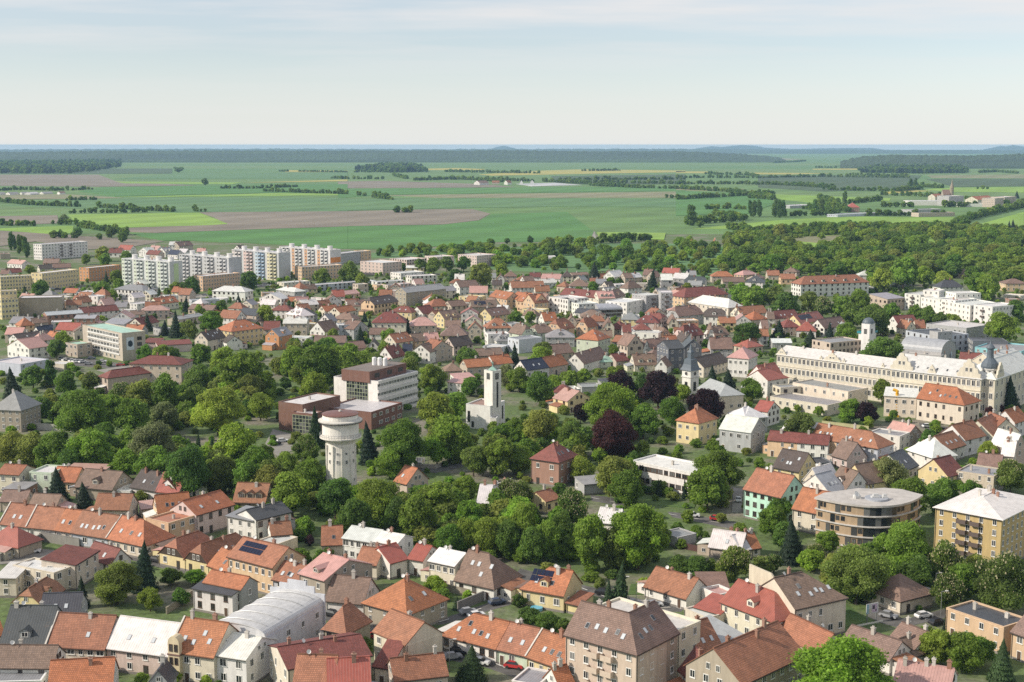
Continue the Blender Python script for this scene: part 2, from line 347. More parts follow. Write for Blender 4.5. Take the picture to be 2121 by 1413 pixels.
        wm.poly([T(l2, 0, 0), T(l2, d2, 0), T(l2, d2, h)] + ([T(l2, y, z) for y, z in gr[::-1]] if gr else []) + [T(l2, 0, h)])
        wm.poly([T(0, d2, 0), T(0, 0, 0), T(0, 0, h)] + ([T(0, y, z) for y, z in gl] if gl else []) + [T(0, d2, h)])
        q.ax, q.l2, q.d2, q.T = ax, l2, d2, T
    wall = wm.build('wall', ['plaster'], root, wcol); roof = rb.build('roof', [rm], root, rcol); q.wall, q.roof, q.rcol, q.wcol = wall, roof, rcol, wcol
    if typ[0] == 'f': cap.build('parapet_cap', ['plain'], root, tuple(min(.75, x * 1.05) for x in wcol))
    # ---- windows and doors on the walls that face the camera
    n = o.get('n') or max(1, round(h / 3.15)); sh = h / n
    fr = 'white' if rnd.random() < .82 or h > 10 else 'brown'
    ww, wh = rnd.uniform(1.05, 1.35), min(rnd.uniform(1.45, 1.75), sh * .6)
    if 'T' in o: ww, wh = 1.45, 2.7
    sides = [(0, L, (0, 0), 0.0, (0, -1)), (1, D, (L, 0), math.pi / 2, (1, 0)), (3, D, (0, D), -math.pi / 2, (-1, 0))]
    q.vis = []
    for sid, ln, org, rz, nrm in sides:
        wn = Vector((nrm[0] * ca - nrm[1] * sa, nrm[0] * sa + nrm[1] * ca, 0)); mid = W(org[0] + math.cos(rz) * ln / 2, org[1] + math.sin(rz) * ln / 2, h / 2)
        v = wn.dot((CAMP - mid).normalized())
        if v < .06: continue
        q.vis.append(sid)
        if (sid == 0 and 'x' in o) or (sid != 0 and 'X' in o): continue
        cols = (o.get('w') if sid == 0 else o.get('e'))
        if cols is None: cols = max(1, int(ln / (3.0 if n > 2 else 3.3)))
        if sid != 0 and 'e' not in o and h < 6 and rnd.random() < .35: cols = max(0, cols - 1)
        dcol = rnd.randrange(cols) if (cols and sid == 0 and h < 9 and rnd.random() < .75) else -1
        for k in range(n):
            for j in range(cols):
                t = (j + .5) / cols * ln; z = k * sh + sh * .32 + (.15 if k == 0 else 0)
                door = k == 0 and j == dcol
                if not door and rnd.random() < .10 and not o.get('n', 0) > 2: continue
                loc = (org[0] + math.cos(rz) * t + nrm[0] * .002, org[1] + math.sin(rz) * t + nrm[1] * .002, 0.02 if door else z)
                w = ww * (1.7 if o.get('wide') else 1) * (1 if n > 2 else rnd.choice((1, 1, 1, .75, 1.3)))
                if door: link('door', DOOR if rnd.random() < .6 else DOORW, root, None, loc, (0, 0, rz), (1.2, 1, 2.3)); continue
                if near:
                    win = link('window', WIN_N[fr], root, None, loc, (0, 0, rz), (w, 1, wh)); link('pane', PANE, win)
                else: link('window', WIN_F[fr], root, None, loc, (0, 0, rz), (w, 1.4, wh))
        # attic windows in a gable
        if typ[0] in 'gpk' and r > 2.4 and 'N' not in o:
            gable = (sid != 0) if not q.ax else (sid == 0)
            if gable and not (typ in ('hl', 'hr')):
                for t in ((.5,) if ln < 7.5 else (.41, .59)):
                    loc = (org[0] + math.cos(rz) * t * ln, org[1] + math.sin(rz) * t * ln, h + r * .12)
                    link('window', WIN_F[fr], root, None, loc, (0, 0, rz), (.95, 1.2, min(1.4, r * .4)))
    # ---- what sits on the roof
    if typ[0] not in 'fmb':
        T = q.T; l2, d2 = q.l2, q.d2; s = r / (d2 / 2); ln = math.hypot(1, s); tilt = math.atan(s)
        front = True
        if q.ax:                               # pick the slope that faces the camera more
            front = (W(L + 5, D / 2, 0) - CAMP).length < (W(-5, D / 2, 0) - CAMP).length
        def on_slope(u, v, dz=.22):            # u along the ridge 0..1, v up the slope 0..1
            y = v * d2 / 2; return T(u * l2, y if front else d2 - y, h + v * r + dz)
        rzs = (math.pi / 2 if q.ax else 0) + (0 if front else math.pi)
        q.on_slope, q.rzs, q.tilt = on_slope, rzs, tilt
        ns = o.get('s', 0)
        for k in range(ns):
            u = (k + .5 + rnd.uniform(-.22, .22)) / ns; u = .16 + .68 * u
            link('roof_window', SKYL if rnd.random() < .7 else SKYD, roof, None, on_slope(u, rnd.choice((.3, .34, .38, .6)) if ns > 3 else .36), (tilt, 0, rzs), (.85, 1, 1))
        if 'v' in o:
            for j in range(int(l2 * .5 / 1.1)):
                for v in (.45, .72): link('solar_panel', SOLAR, roof, None, on_slope(.12 + (j + .5) * 1.1 / l2, v), (tilt, 0, rzs), (1, 1, 1))
        nd = o.get('d', 0) or (rnd.choice((1, 2)) if rnd.random() < .16 and r > 3.4 and h < 8 and ns == 0 and L > 8 else 0)
        for k in range(nd):
            u = (k + .5) / nd; u = .1 + .8 * u; v0 = .16; p = on_slope(u, v0, .12); dw, dh = (1.1, 1.5) if r > 3 else (.9, 1.1); dd = dh / s + .5
            db = MB(); db.box(-dw, dw, 0, dd, 0, dh, 0, False)
            P = [[(-dw - .2, -.25, dh), (0, -.25, dh + .75), (0, dd + .9 / s, dh + .75), (-dw - .2, dd + .2, dh)], [(0, -.25, dh + .75), (dw + .2, -.25, dh), (dw + .2, dd + .2, dh), (0, dd + .9 / s, dh + .75)]]
            P = [p_[::-1] for p_ in P]
            db.poly([(-dw, 0, dh), (dw, 0, dh), (0, 0, dh + .72)], 0)
            dr = db.build('dormer', ['plaster'], roof, wcol); dr.location = p; dr.rotation_euler = (0, 0, rzs)
            rr = MB().slab([[P[0][i] for i in range(4)]], .12).slab([P[1]], .12)
            x = rr.build('dormer_roof', [rm], dr, rcol)
            link('window', WIN_F[fr], dr, None, (0, -.01, .3), None, (dw * 1.3, 1, dh * .72))
    nc = o.get('c')
    if nc is None: nc = (1 if typ[0] == 'f' and h > 4.6 and rnd.random() < .5 else 0) if (typ[0] in 'fmb') else (1 if rnd.random() < .8 else 0) + (1 if rnd.random() < .35 else 0)
    for k in range(nc):
        hgt = rnd.uniform(.9, 1.5)
        if ridge:
            u = (k + .5) / nc + rnd.uniform(-.2, .2); p = [ridge[0][i] + (ridge[1][i] - ridge[0][i]) * (.1 + .8 * u) for i in range(3)]
            off = rnd.uniform(-.12, .12) * min(L, D); p = (p[0] + (off if q.ax else 0), p[1] + (0 if q.ax else off), p[2] - abs(off) * r / (q.d2 / 2) - .3); hgt += .5
        else: p = (L * (k + .5) / nc, D * rnd.uniform(.3, .7), h - r - .02 if typ[0] == 'f' else h + r * .5)
        col = rnd.choice([(.30, .16, .11), (.45, .42, .38), (.55, .52, .48), (.34, .2, .15)])
        link('chimney', CHIM, roof, col, p, (0, 0, 0), (rnd.uniform(.8, 1.1), 1, hgt))
    if near:
        if typ[0] not in 'fb' and 'p' not in typ:
            g = MB().box(-.2, L + .2, -ov - .12, -ov + .02, h - (r / (D / (1 if typ[0] == 'm' else 2))) * ov - .08, h - (r / (D / (1 if typ[0] == 'm' else 2))) * ov + .06)
            g.build('gutter', ['dark'], root)
        pb = MB().box(-.05, L + .05, -.05, D + .05, 0, .55); pb.build('plinth', ['plaster'], root, (.24, .22, .2))
        dp = MB().bar((.25, -.1, .1), (.25, -.1, h - .3), .05); dp.build('downpipe', ['dark'], root)
        if h > 4.2: MB().box(-.06, L + .06, -.08, -.002, h - .42, h - .16).build('cornice', ['plaster'], root, tuple(min(.8, x * 1.12) for x in wcol))
        if rnd.random() < .4 and ridge:
            link('satellite_dish', DISH, roof, None, (ridge[0][0] * .7 + ridge[1][0] * .3, ridge[0][1] * .7 + ridge[1][1] * .3 - .6, h + r + .9), (R(60), 0, R(30)), (1.1, 1.1, 1.1))
            MB().bar((ridge[0][0] * .7 + ridge[1][0] * .3, ridge[0][1] * .7 + ridge[1][1] * .3 - .3, h + r - .3), (ridge[0][0] * .7 + ridge[1][0] * .3, ridge[0][1] * .7 + ridge[1][1] * .3 - .3, h + r + 1.6), .035).build('mast', ['dark'], roof)
    if 'i' in o and typ[0] in 'gh':
        fb = MB(); t = .34; rise = .3
        pts = [(-.5, h + .1), (D / 2, h + r + .22 + rise), (D + .5, h + .1)]
        fb.poly([(-t, y, z) for y, z in pts[::-1]] ); fb.poly([(0.02, y, z) for y, z in pts])
        for (y0, z0), (y1, z1) in zip(pts, pts[1:] + pts[:1]): fb.poly([(-t, y0, z0), (.02, y0, z0), (.02, y1, z1), (-t, y1, z1)])
        fb.build('firewall', ['plaster'], root, (.6, .57, .52))
    if 'G' in o and q.ax:
        t = .52 * L / 2; zk = h + .52 * r; b = MB(); P = [(.1, h + .1), (L - .1, h + .1), (L - t, zk), (t, zk)]
        b.poly([(x, -.05, z) for x, z in P]); b.poly([(x, -.003, z) for x, z in P][::-1])
        for (x, z), (u, v) in zip(P, P[1:] + P[:1]): b.poly([(x, -.05, z), (x, -.003, z), (u, -.003, v), (u, -.05, v)])
        b.build('timber_gable', ['plain'], root, (.06, .04, .03))
    if 'B' in o:
        for bx in ([.5] if L < 16 else [.42, .62]):
            for k in range(1, n):
                bb = MB(); z = k * sh; bb.box(-1.3, 1.3, -1.2, -.01, -.12, .05)
                bb.box(-1.3, 1.3, -1.2, -1.14, .05, 1.05).box(-1.3, -1.24, -1.14, -.01, .05, 1.05).box(1.24, 1.3, -1.14, -.01, .05, 1.05)
                x = bb.build('balcony', ['plain'], root, (.12, .09, .08) if wc[0] in 'gwtq' else wcol); x.location = (L * bx, 0, z)
    d = []
    size = 'tall ' if h > 10 else ('small ' if L * D < 60 else '')
    shape = {'f': 'flat-roofed', 'm': 'lean-to', 'b': 'barrel-roofed', 'h': 'hip-roofed', 'g': 'gabled', 'p': 'gable-fronted', 'k': 'half-hipped'}['h' if typ in ('hl', 'hr') else typ[0]]
    kind = 'house' if cat == 'house' else cat
    extra = ''
    if 'v' in o: extra = ' with solar panels'
    elif o.get('d'): extra = ' with dormers'
    elif o.get('s', 0) > 1: extra = ' with roof windows'
    tag(root, label, cat, group, f'{size}{WNAME[wc[0]]} {shape} {kind} with {RNAME[rc]} roof' + (extra.replace(' with', ' and')), to_px(W(L / 2, 0, h * .6)))
    q.ang, q.A, q.typ = ang, A, typ; HOUSES.append(q)
    return q
def cat_(c, p, z): return cat(c, p[0], p[1], z)
def parse_opts(ts):
    o = {}
    for t in ts:
        m = re.match(r'^([a-zA-Z]+)(\d*)$', t)
        if m: o[m.group(1)] = int(m.group(2)) if m.group(2) else (o.get(m.group(1)) or 0 if m.group(1) in 'c' else True)
    return o
def annexes():
    """low lean-to extensions where a house has a free end"""
    g = random.Random(77)
    for q in HOUSES:
        try: q.root.name
        except ReferenceError: continue
        if q.typ[0] in 'fmb' or q.h > 8 or q.L < 7 or q.A.y > 1000 or g.random() < .3: continue
        for side in ((1, 3) if g.random() < .5 else (3, 1)):
            w, d, hh = g.uniform(2.8, 4.6), q.D * g.uniform(.45, .8), g.uniform(2.5, 3.1); y0 = g.uniform(0.4, q.D - d - .1)
            x0 = q.L if side == 1 else -w
            pts = [q.W(x0 + w * u, y0 + d * v, 0) for u in (.12, .5, .88) for v in (.1, .5, .9)]
            own = [f for f in FOOT if f[2] is q.A]; other = [f for f in FOOT if f[2] is not q.A]
            if any(hits_in(p, other) for p in pts): continue
            b = MB().box(x0 + (.01 if side == 1 else 0), x0 + w - (0 if side == 1 else .01), y0, y0 + d, 0, hh, 0, False).build('annex', ['plaster'], q.root, jit(q.wcol, .12, g))
            lo, hi = hh + .08, hh + .9
            z0, z1 = (hi, lo) if side == 1 else (lo, hi)
            P = [(x0 - (.0 if side == 1 else .2), y0 - .2, z0), (x0 + w + (.2 if side == 1 else 0), y0 - .2, z1), (x0 + w + (.2 if side == 1 else 0), y0 + d + .2, z1), (x0 - (0 if side == 1 else .2), y0 + d + .2, z0)]
            rc = g.choice('TBGWOPS'); MB().slab([P], .14, 0, [face_uv(P)]).build('annex_roof', [RMAT[rc]], b, jit(ROOF[rc], .15, g))
            link('window', WIN_F['white'], b, None, (x0 + w / 2, y0 - .003, .9), None, (1.0, 1.2, 1.1)); break
def hits_in(p, foot, m=.3):
    for c, rad, A, ang, L, D in foot:
        dx, dy = p.x - c.x, p.y - c.y
        if dx * dx + dy * dy > (rad * 1.5 + m) ** 2: continue
        ux, uy = p.x - A.x, p.y - A.y; lx = ux * math.cos(ang) + uy * math.sin(ang); ly = -ux * math.sin(ang) + uy * math.cos(ang)
        if -m < lx < L + m and -m < ly < D + m: return True
    return False
FOOT = []
def rows(c, text, cat='house', name='house', group=None):
    for ln in text.strip().splitlines():
        lab = None
        if '|' in ln: ln, lab = ln.split('|', 1); lab = lab.strip()
        t = ln.split()
        if len(t) < 7: continue
        typ, a, b, D, h, r, cr = t[0], pair(t[1]), pair(t[2]), float(t[3]), float(t[4]), float(t[5]), t[6]
        cc, nn = cat, name
        if h >= 9.5 and typ[0] == 'f': cc, nn = 'building', 'apartment_block'
        elif typ[0] in 'fm' and h < 4.6: cc, nn = 'shed', 'outbuilding'
        elif typ[0] == 'f' or typ[0] == 'b': cc, nn = 'building', 'flat_roofed_building'
        q = house(c, typ, a, b, D, h, r, cr[0], cr[1], parse_opts(t[7:]), nn, lab, cc)
        FOOT.append((q.W(q.L / 2, q.D / 2, 0), max(q.L, q.D) / 2 + 1, q.A, q.ang, q.L, q.D))
# ---------------------------------------------------------------- the town, house by house: roof type, eave corner, eave corner, depth, eave height, rise, colours, options
def town():
    rows('K2', '''
g 0,95 225,122 10 3.8 4.6 wT s2 i w3
g 225,122 455,145 10 3.8 4.6 wT i w3
g 455,145 590,165 10 3.8 4.6 cO s2 w2
g 590,165 890,215 10 4 4.8 lT s5 w4
hr 890,215 1190,280 11 4 4.8 cO s3 i w5
h 150,292 345,226 12 3.5 3.5 tR x c1
m 620,445 815,325 9 6.5 1 cM n2 w3
f 445,508 620,445 14 6 .3 cW n2 w2
m -40,550 130,552 10 5 .8 cW
p 920,435 1085,388 11 3 3.2 wM s2
k 330,765 530,638 7 3.5 3 yT d1
g 0,1105 385,1110 14 5 6.2 gK d1
g 330,860 655,850 9 4.5 3.5 gK s2
g -120,1045 30,1010 9 4 4.5 cO s1
g 385,1108 868,1135 12 5 5 cT s1 w6 i
g 872,1120 1405,1192 12 5.2 4.6 pW s2 w4
g 1410,1150 1772,1202 12 6.5 5 cO s4 w4 n2 i
g 1785,1185 2040,1225 12 6.5 2.5 wW w2 n2
g -100,1285 430,1290 8 5 3 wB c1
f -120,1413 340,1400 12 4 .3 wG
g 400,1470 930,1440 9 4 4 wO
p 1230,1420 1400,1420 6 4 2.5 gK
m 1600,635 1925,695 5 5.5 1 wK n2 w3
g 1690,580 2000,642 6 6.5 2 gO c1 x
kp 1315,345 1530,392 12 3.2 4.2 yT G
kp 1530,392 1725,440 16 3.2 4.2 yT s2 G
f 1395,95 1625,28 9 6.2 .4 oT
g 1725,440 1890,500 9 3.2 3.5 yO s1 w2
g 1890,368 2261,462 11 7.5 3.6 oT v n2 w7
''')
    rows('K3', '''
m -240,35 -20,78 8 6 1 wG n2
g 0,70 290,0 9 6.5 2 wK n2 w4
g 140,556 360,605 9 5 3.2 lT s4
f 185,268 345,210 7 3.5 .2 cW x
g 130,195 300,180 7 4 2.5 wT x
g 545,275 715,270 11 4 3.5 cT s1
g 720,215 980,255 9 6 2 wW n2 w5
g 985,245 1165,275 8 6.5 1.5 wW n2 w3
g 830,420 1000,440 8 4 3 cT x
g 1110,425 1255,385 9 4.5 3 wR
g 1262,385 1385,405 9 4.5 2.5 wR c1
g 1435,405 1650,450 9 6.5 2 cW n2 w4 c1
hr 1650,560 1972,632 12 3.6 6 wB s4 c1
g 360,510 570,570 16 7.5 3 tP d1 n2 w2
g 580,730 890,760 10 3.5 4.5 wB c1
h 890,750 1250,852 14 5 5.2 tO s2 c2 w3
h 560,960 745,1000 9 6 4.2 tT c1 n2 w2
p 1245,1100 1545,1005 11 7 3.5 cT x c1
m 975,1280 1110,1300 7 4 3 cM
g 265,1305 955,1190 14 7 2 cM c3 x
g 310,1440 640,1450 9 6 4.5 tT c1
g 600,1460 950,1440 9 6 4 cR
g 1150,1400 1590,1350 8 4 3 bT
hl 1545,1015 1990,1130 10 3.6 4.2 wO s5 w6
''')
    rows('K4', '''
g -122,1130 125,1190 10 3.6 4.2 nT s2 w3
g 127,1195 445,1305 10 3.8 4.3 yO s3 i w4
hl 80,632 430,692 10 4.4 4.4 yO s2 d1 v
m 455,755 560,780 6 2.5 1.2 yT x
g 1102,615 1447,718 9 3 3.8 wT w3 X
f 1375,985 1565,905 22 11 .4 cW n3 w2
f 985,830 1150,830 6 4 .2 gG x
g 1560,1185 1750,1130 10 4.5 5 cT s2
m 1750,1110 1940,1035 10 4 2 cS x
f 1430,800 1620,880 8 4 .3 cW x
hr 1735,742 2181,912 11 6.5 4 cR n2 w5 c1
m 1520,790 1730,850 7 4 1.5 cR x
f 1712,690 1850,660 6 4.5 .5 wP x
p 1560,1440 1830,1400 9 5 4 cM s1
g 400,1460 520,1430 6 3 3 wO
f 0,1400 220,1440 8 3.2 .3 wG
g 1635,285 1900,320 8 3 3.5 bW s1 w3
g 1900,318 1985,303 8 3 3 bW
g 1988,303 2060,293 7 3 3 cO
f 1375,215 1530,180 7 3 .2 gG x
m 1560,640 1800,640 8 3 1.5 bB x
g 700,80 880,100 8 4 3 wW
''')
    rows('K5', '''
hr 225,803 650,708 14 8.5 5 cB s6 n2 w5 X c1 | cream corner restaurant with brown roof, six roof windows and dark shop sign
g -221,1418 300,1175 13 9.5 5 tT c3 w7 n3
h 1098,737 1368,668 11 3.6 4 cB w2 c0
f 1480,795 1955,955 9 6.5 .3 oK n2 w4 X c2
g 2020,990 2160,1040 9 6 3 oB
g 600,1085 1010,1228 8 3.5 3 wB
g 1005,1048 1222,1135 8 4 2.8 wB w4
g 1215,1195 1340,1150 8 3 2.5 wB x
g 1040,1420 1500,1500 10 5 3 wP c4
p 430,1170 650,1122 14 4 3.5 bT
h 1389,-37 1937,65 27 14 2.6 qW n5 w5 B c4 | ochre five-storey apartment block with pale hip roof and balconies, by blossoming chestnuts
''')
    rows('L0', '''
g -20,1065 150,1075 9 6.5 2 cT n2
f 230,1050 400,1060 10 7 .4 nW n2 w2
m 20,1190 180,1200 8 3.5 .6 rG x
g 590,1165 880,1190 12 4 4.2 tB x
g 400,1120 590,1130 9 4 3.5 oO
m 500,1045 800,1055 8 5 .6 wP x
g 1025,1165 1225,1200 10 4.5 4.3 wD s2 w4
g 1225,1200 1400,1215 10 4.5 4.6 wR s1
g 1400,1212 1560,1165 9 4.5 3.5 wM
g 1830,1280 2080,1290 9 4 4.5 tT d3
g 1538,1390 1835,1305 11 6.5 3.2 pO s2
g 1240,1372 1500,1345 9 5 4 oO s3
g 740,1340 1010,1345 8 4 3.5 cT
g 230,1310 440,1320 7 3.5 2.5 bB x
g 0,1280 200,1285 7 3.5 2.5 bB x
m 1110,1345 1260,1330 6 3 .8 cP x
f 915,1195 1020,1200 8 3.5 .3 wW
h -60,552 160,562 14 9 5.5 tG e5
f -60,600 130,590 5 6.5 .3 tG x
f 930,780 1030,785 6 3 .2 wW x
f 855,780 930,785 5 3 .2 gG x
h 1015,200 1420,210 14 11 2.6 bM c2 n3 w6
h 845,315 1195,270 8 7 2.5 bM x
''')
    rows('A', '''
g 1010,1160 1110,1185 9 6 4 bO s1 x
p 1760,1280 1850,1295 10 6 3 nW
g 1680,1335 1780,1340 10 5.5 4 nW
g 1600,240 1800,225 9 4.5 3 bO
g 1820,215 1970,200 9 4.5 3.5 wO
m 1440,360 1560,370 8 5 1 wP
m 1510,330 1660,320 8 5 .8 wP
h 1420,270 1560,265 9 4 3 bB x
''')
    rows('L1', '''
g 120,262 305,236 9 4.5 4 wU s2
g 306,236 455,208 9 4.5 4 bO
g 585,210 785,150 10 4.5 4.5 wB w3
g 340,130 500,115 10 4 4 bB
h 720,195 850,190 8 3 2.5 nV
g 850,190 950,180 9 3.5 3 bM
g 1000,220 1180,215 10 3.5 4.5 cB
p 1165,230 1260,235 10 4 3.5 wB
g 1560,240 1760,190 10 5 4 cD
h 1758,152 1925,165 13 9.5 4 wP n2 w4 e4
p 1925,300 2050,320 13 8 4.5 wR w3
h 350,440 495,440 9 7 2.5 wM n2 w2
p 455,515 640,490 10 5 3.5 yP
f 470,420 560,415 8 7 .3 wW
f 570,400 730,395 10 3 .3 gG x
m 740,370 820,365 6 3 1 gK x
h 1340,665 1520,692 13 8.5 4 yO w3 n2 c2 | yellow two-storey villa with orange hip roof beside purple beech trees
g 1690,735 1945,768 12 8 4 gW w4 n2
h 1750,630 1900,655 12 6 3 gW
h 1890,655 2080,640 12 6 3 gW
g 1970,585 2080,600 10 6 3 wR
h 157,975 382,1008 12 8.5 4.5 rM s3 n2 w2 | brick villa with maroon hip roof and two bands of brickwork
f 985,995 1485,1095 12 8 .4 wW n2 w10 wide | white two-storey office block with a long strip of dark windows
m 590,1195 760,1180 8 3.5 .6 gG x
g 275,1330 390,1300 8 4 2 yT w2
f 195,1300 300,1310 6 3 .3 wW x
''')
    rows('L2', '''
f 205,362 655,436 14 8 .4 cG n2 w6
f 20,475 487,548 14 4.5 .4 cG n1 w8
f 105,405 270,395 7 7 .3 cG
hr 1215,485 1595,540 13 9 5 cO s6 n2 w6 | cream building with orange roof and yellow rubble chute in its yard
m 948,470 1210,485 12 8.5 1.5 cW n2 w4
hr 0,345 165,320 12 8 3.5 wR n2 w3
g 105,765 345,803 11 7 4 wW x
g 345,803 560,840 11 7 4 oT s3 x
hr 560,840 895,897 11 7 4 lT s3 n2
g 0,828 240,850 8 6 2.5 oM n2 w3
g 241,850 490,870 8 6 2.5 wM n2
g 525,950 645,985 9 4 5 pB
f 825,765 1075,800 9 6 .3 wG n2 w2
p 1140,790 1250,770 10 5 3 tP
g 1605,830 1770,790 11 6 4.5 wT w2
g 1460,910 1605,865 10 5 4 wT s3
h 1135,905 1340,970 10 5.5 4.5 wW w2
p 1330,960 1470,930 9 4 2.5 wW
g 1835,800 1945,745 12 5 5 cT
p 1840,665 2010,690 11 6 4 wO
g 1700,700 1830,760 10 5 4.5 cT
p 2000,900 2100,890 11 7.5 4.5 bW
g 1900,950 2000,960 9 6 4 cW
g 1110,1080 1220,1030 11 4.5 4.5 wK s3
g 1465,1125 1600,1090 11 5 4.5 yM
f 1535,1080 1840,1125 12 6 .3 bG n2 w4 c2
g 1700,1030 1890,1050 9 3.5 3 bB x
g 45,1045 255,1085 11 5 5 yD s4
f 370,1020 530,1010 8 3 .3 kK x
p 610,1130 800,1185 12 5 5 yB
g 500,1180 640,1230 9 4 5 wB
g 500,1255 625,1222 11 4 4.5 wS s3
p 290,1150 430,1180 10 5 4 cW
g -190,1220 112,1290 12 9 5 mT n3 w5 | mint green three-storey house with terracotta roof and blank gable
g 1850,215 2084,160 12 14 4 cW c5 x
g 1560,180 1740,190 8 12 3 cM x
''')
    rows('Z', '''
g 1642,1052 1700,1064 11 6.5 5 cO c1
f 625,553.5 708.6,548.5 12 11.3 .4 oW n4 w13
f 588,586 642,582 10 5 .3 cW
f 1874,608 1906.7,611 22 11 .4 wW n4 w3 B
f 1943,619 1978.6,623 22 11 .4 wW n4 w3 B
f 2017,630.5 2056,635.5 24 11 .4 wW n3 w3 B
f 1908,615 2010,633 26 10.2 .4 wW n3 w12
f 1912,601 1945,603 12 14 .3 wW n4 w3
f 1980,608 2032,607 14 14 .3 wW n4 w5
m 1838,620 1874,617 16 8 2 bG n2
''')
    rows('M0', '''
f -80,1115 170,1140 18 6 .5 lW x
f 395,1130 530,1140 8 3 .2 cW x
f 540,960 640,975 9 7 .4 bV
f 2,415 343,398 11 11 .4 yW n4 w14
f 347,386 650,352 11 13 .4 yW n4 w13
f 735,342 1003,315 11 11 .4 aW n4 w11
f 1679,410 1988,381 12 11.5 .4 oW n4 w14
f 152,590 508,583 14 12 .4 tW x
f 10,602 150,592 16 13 .4 yW n4 w5
f 5,532 140,526 8 18 .4 yW n5 w4
h 945,515 1185,530 15 6.5 3 wG
g 75,795 240,800 10 5 3 wG
f 425,790 590,785 8 4 .3 wW x
g 390,735 690,715 10 6 1.5 rS
g 615,760 785,760 10 6 1.5 rS
g 460,850 650,858 9 4 3.5 bR
g 680,715 985,690 9 5 3 wM c2
p 925,755 1085,755 10 6 3.5 wP
g 1087,730 1200,725 8 5 2 wB
f 970,690 1115,690 6 5 .2 wW
f 1135,640 1310,620 10 5 .4 wW
g 1312,640 1480,620 10 4.5 3.5 cO
h 1170,695 1400,690 10 5.5 2.5 bP
f 1590,610 1820,598 8 4 .4 lW
h 1760,530 2030,540 12 6.5 3 wW
p 1065,805 1175,812 16 4.5 3.5 cM
g 1030,860 1170,865 8 4 3 gO
f 1270,835 1330,850 8 4 .3 gK
m 860,800 1030,810 8 4 2 gG x
g 1480,770 1690,735 9 4 1.2 bG
g 1560,680 1760,690 9 4 2.5 bB
m 1180,960 1305,962 10 4 1 pM x
m 1310,985 1590,970 10 4 1 pM x
g 1720,940 1870,912 9 6 4 cD s4
h 1918,865 2180,835 14 9 4.5 yO s4 n3 w7
g 1810,750 1960,760 10 6 4 wT
g 1970,720 2121,735 10 7 3 bK
p 1880,960 2010,950 8 4.5 3 wD
p 60,985 240,1010 12 6 4 wP
g 40,890 180,890 10 5 3 bP
g 150,935 430,900 9 4 2.5 wD s3
p 270,870 330,880 8 5 3 wU
g 335,870 440,865 8 5 3 wU
g 280,800 400,790 9 5 2.5 bB x
f 0,225 85,222 14 5 .4 tB x
g 355,300 480,300 10 5 3.5 oB
g 60,300 180,310 9 4 3 wP
g 0,390 68,390 8 4 3 wB
g 70,380 180,375 8 4 3 wM
g 330,350 437,345 9 4 3 cD
g 440,340 590,335 9 4 3 gB
m 650,545 770,550 10 4 .5 wW x
g 1400,150 1480,150 9 7 3 wW
g 1485,160 1600,150 10 6 4 bB
g 900,215 1010,215 9 4.5 4 wM
g 975,185 1080,190 9 5 4 wR
p 1150,205 1225,210 10 5 4 wW
g 1227,190 1300,195 10 5 4 wP
g 1210,225 1310,230 9 4 3.5 bM
p 1310,205 1370,210 10 5 4 wG
g 1390,225 1470,230 9 4.5 3.5 wU
g 1475,210 1540,212 8 4.5 3 wW
g 1630,205 1700,205 8 4.5 3 wP
p 1940,180 1990,185 8 5 3.5 wD
''')
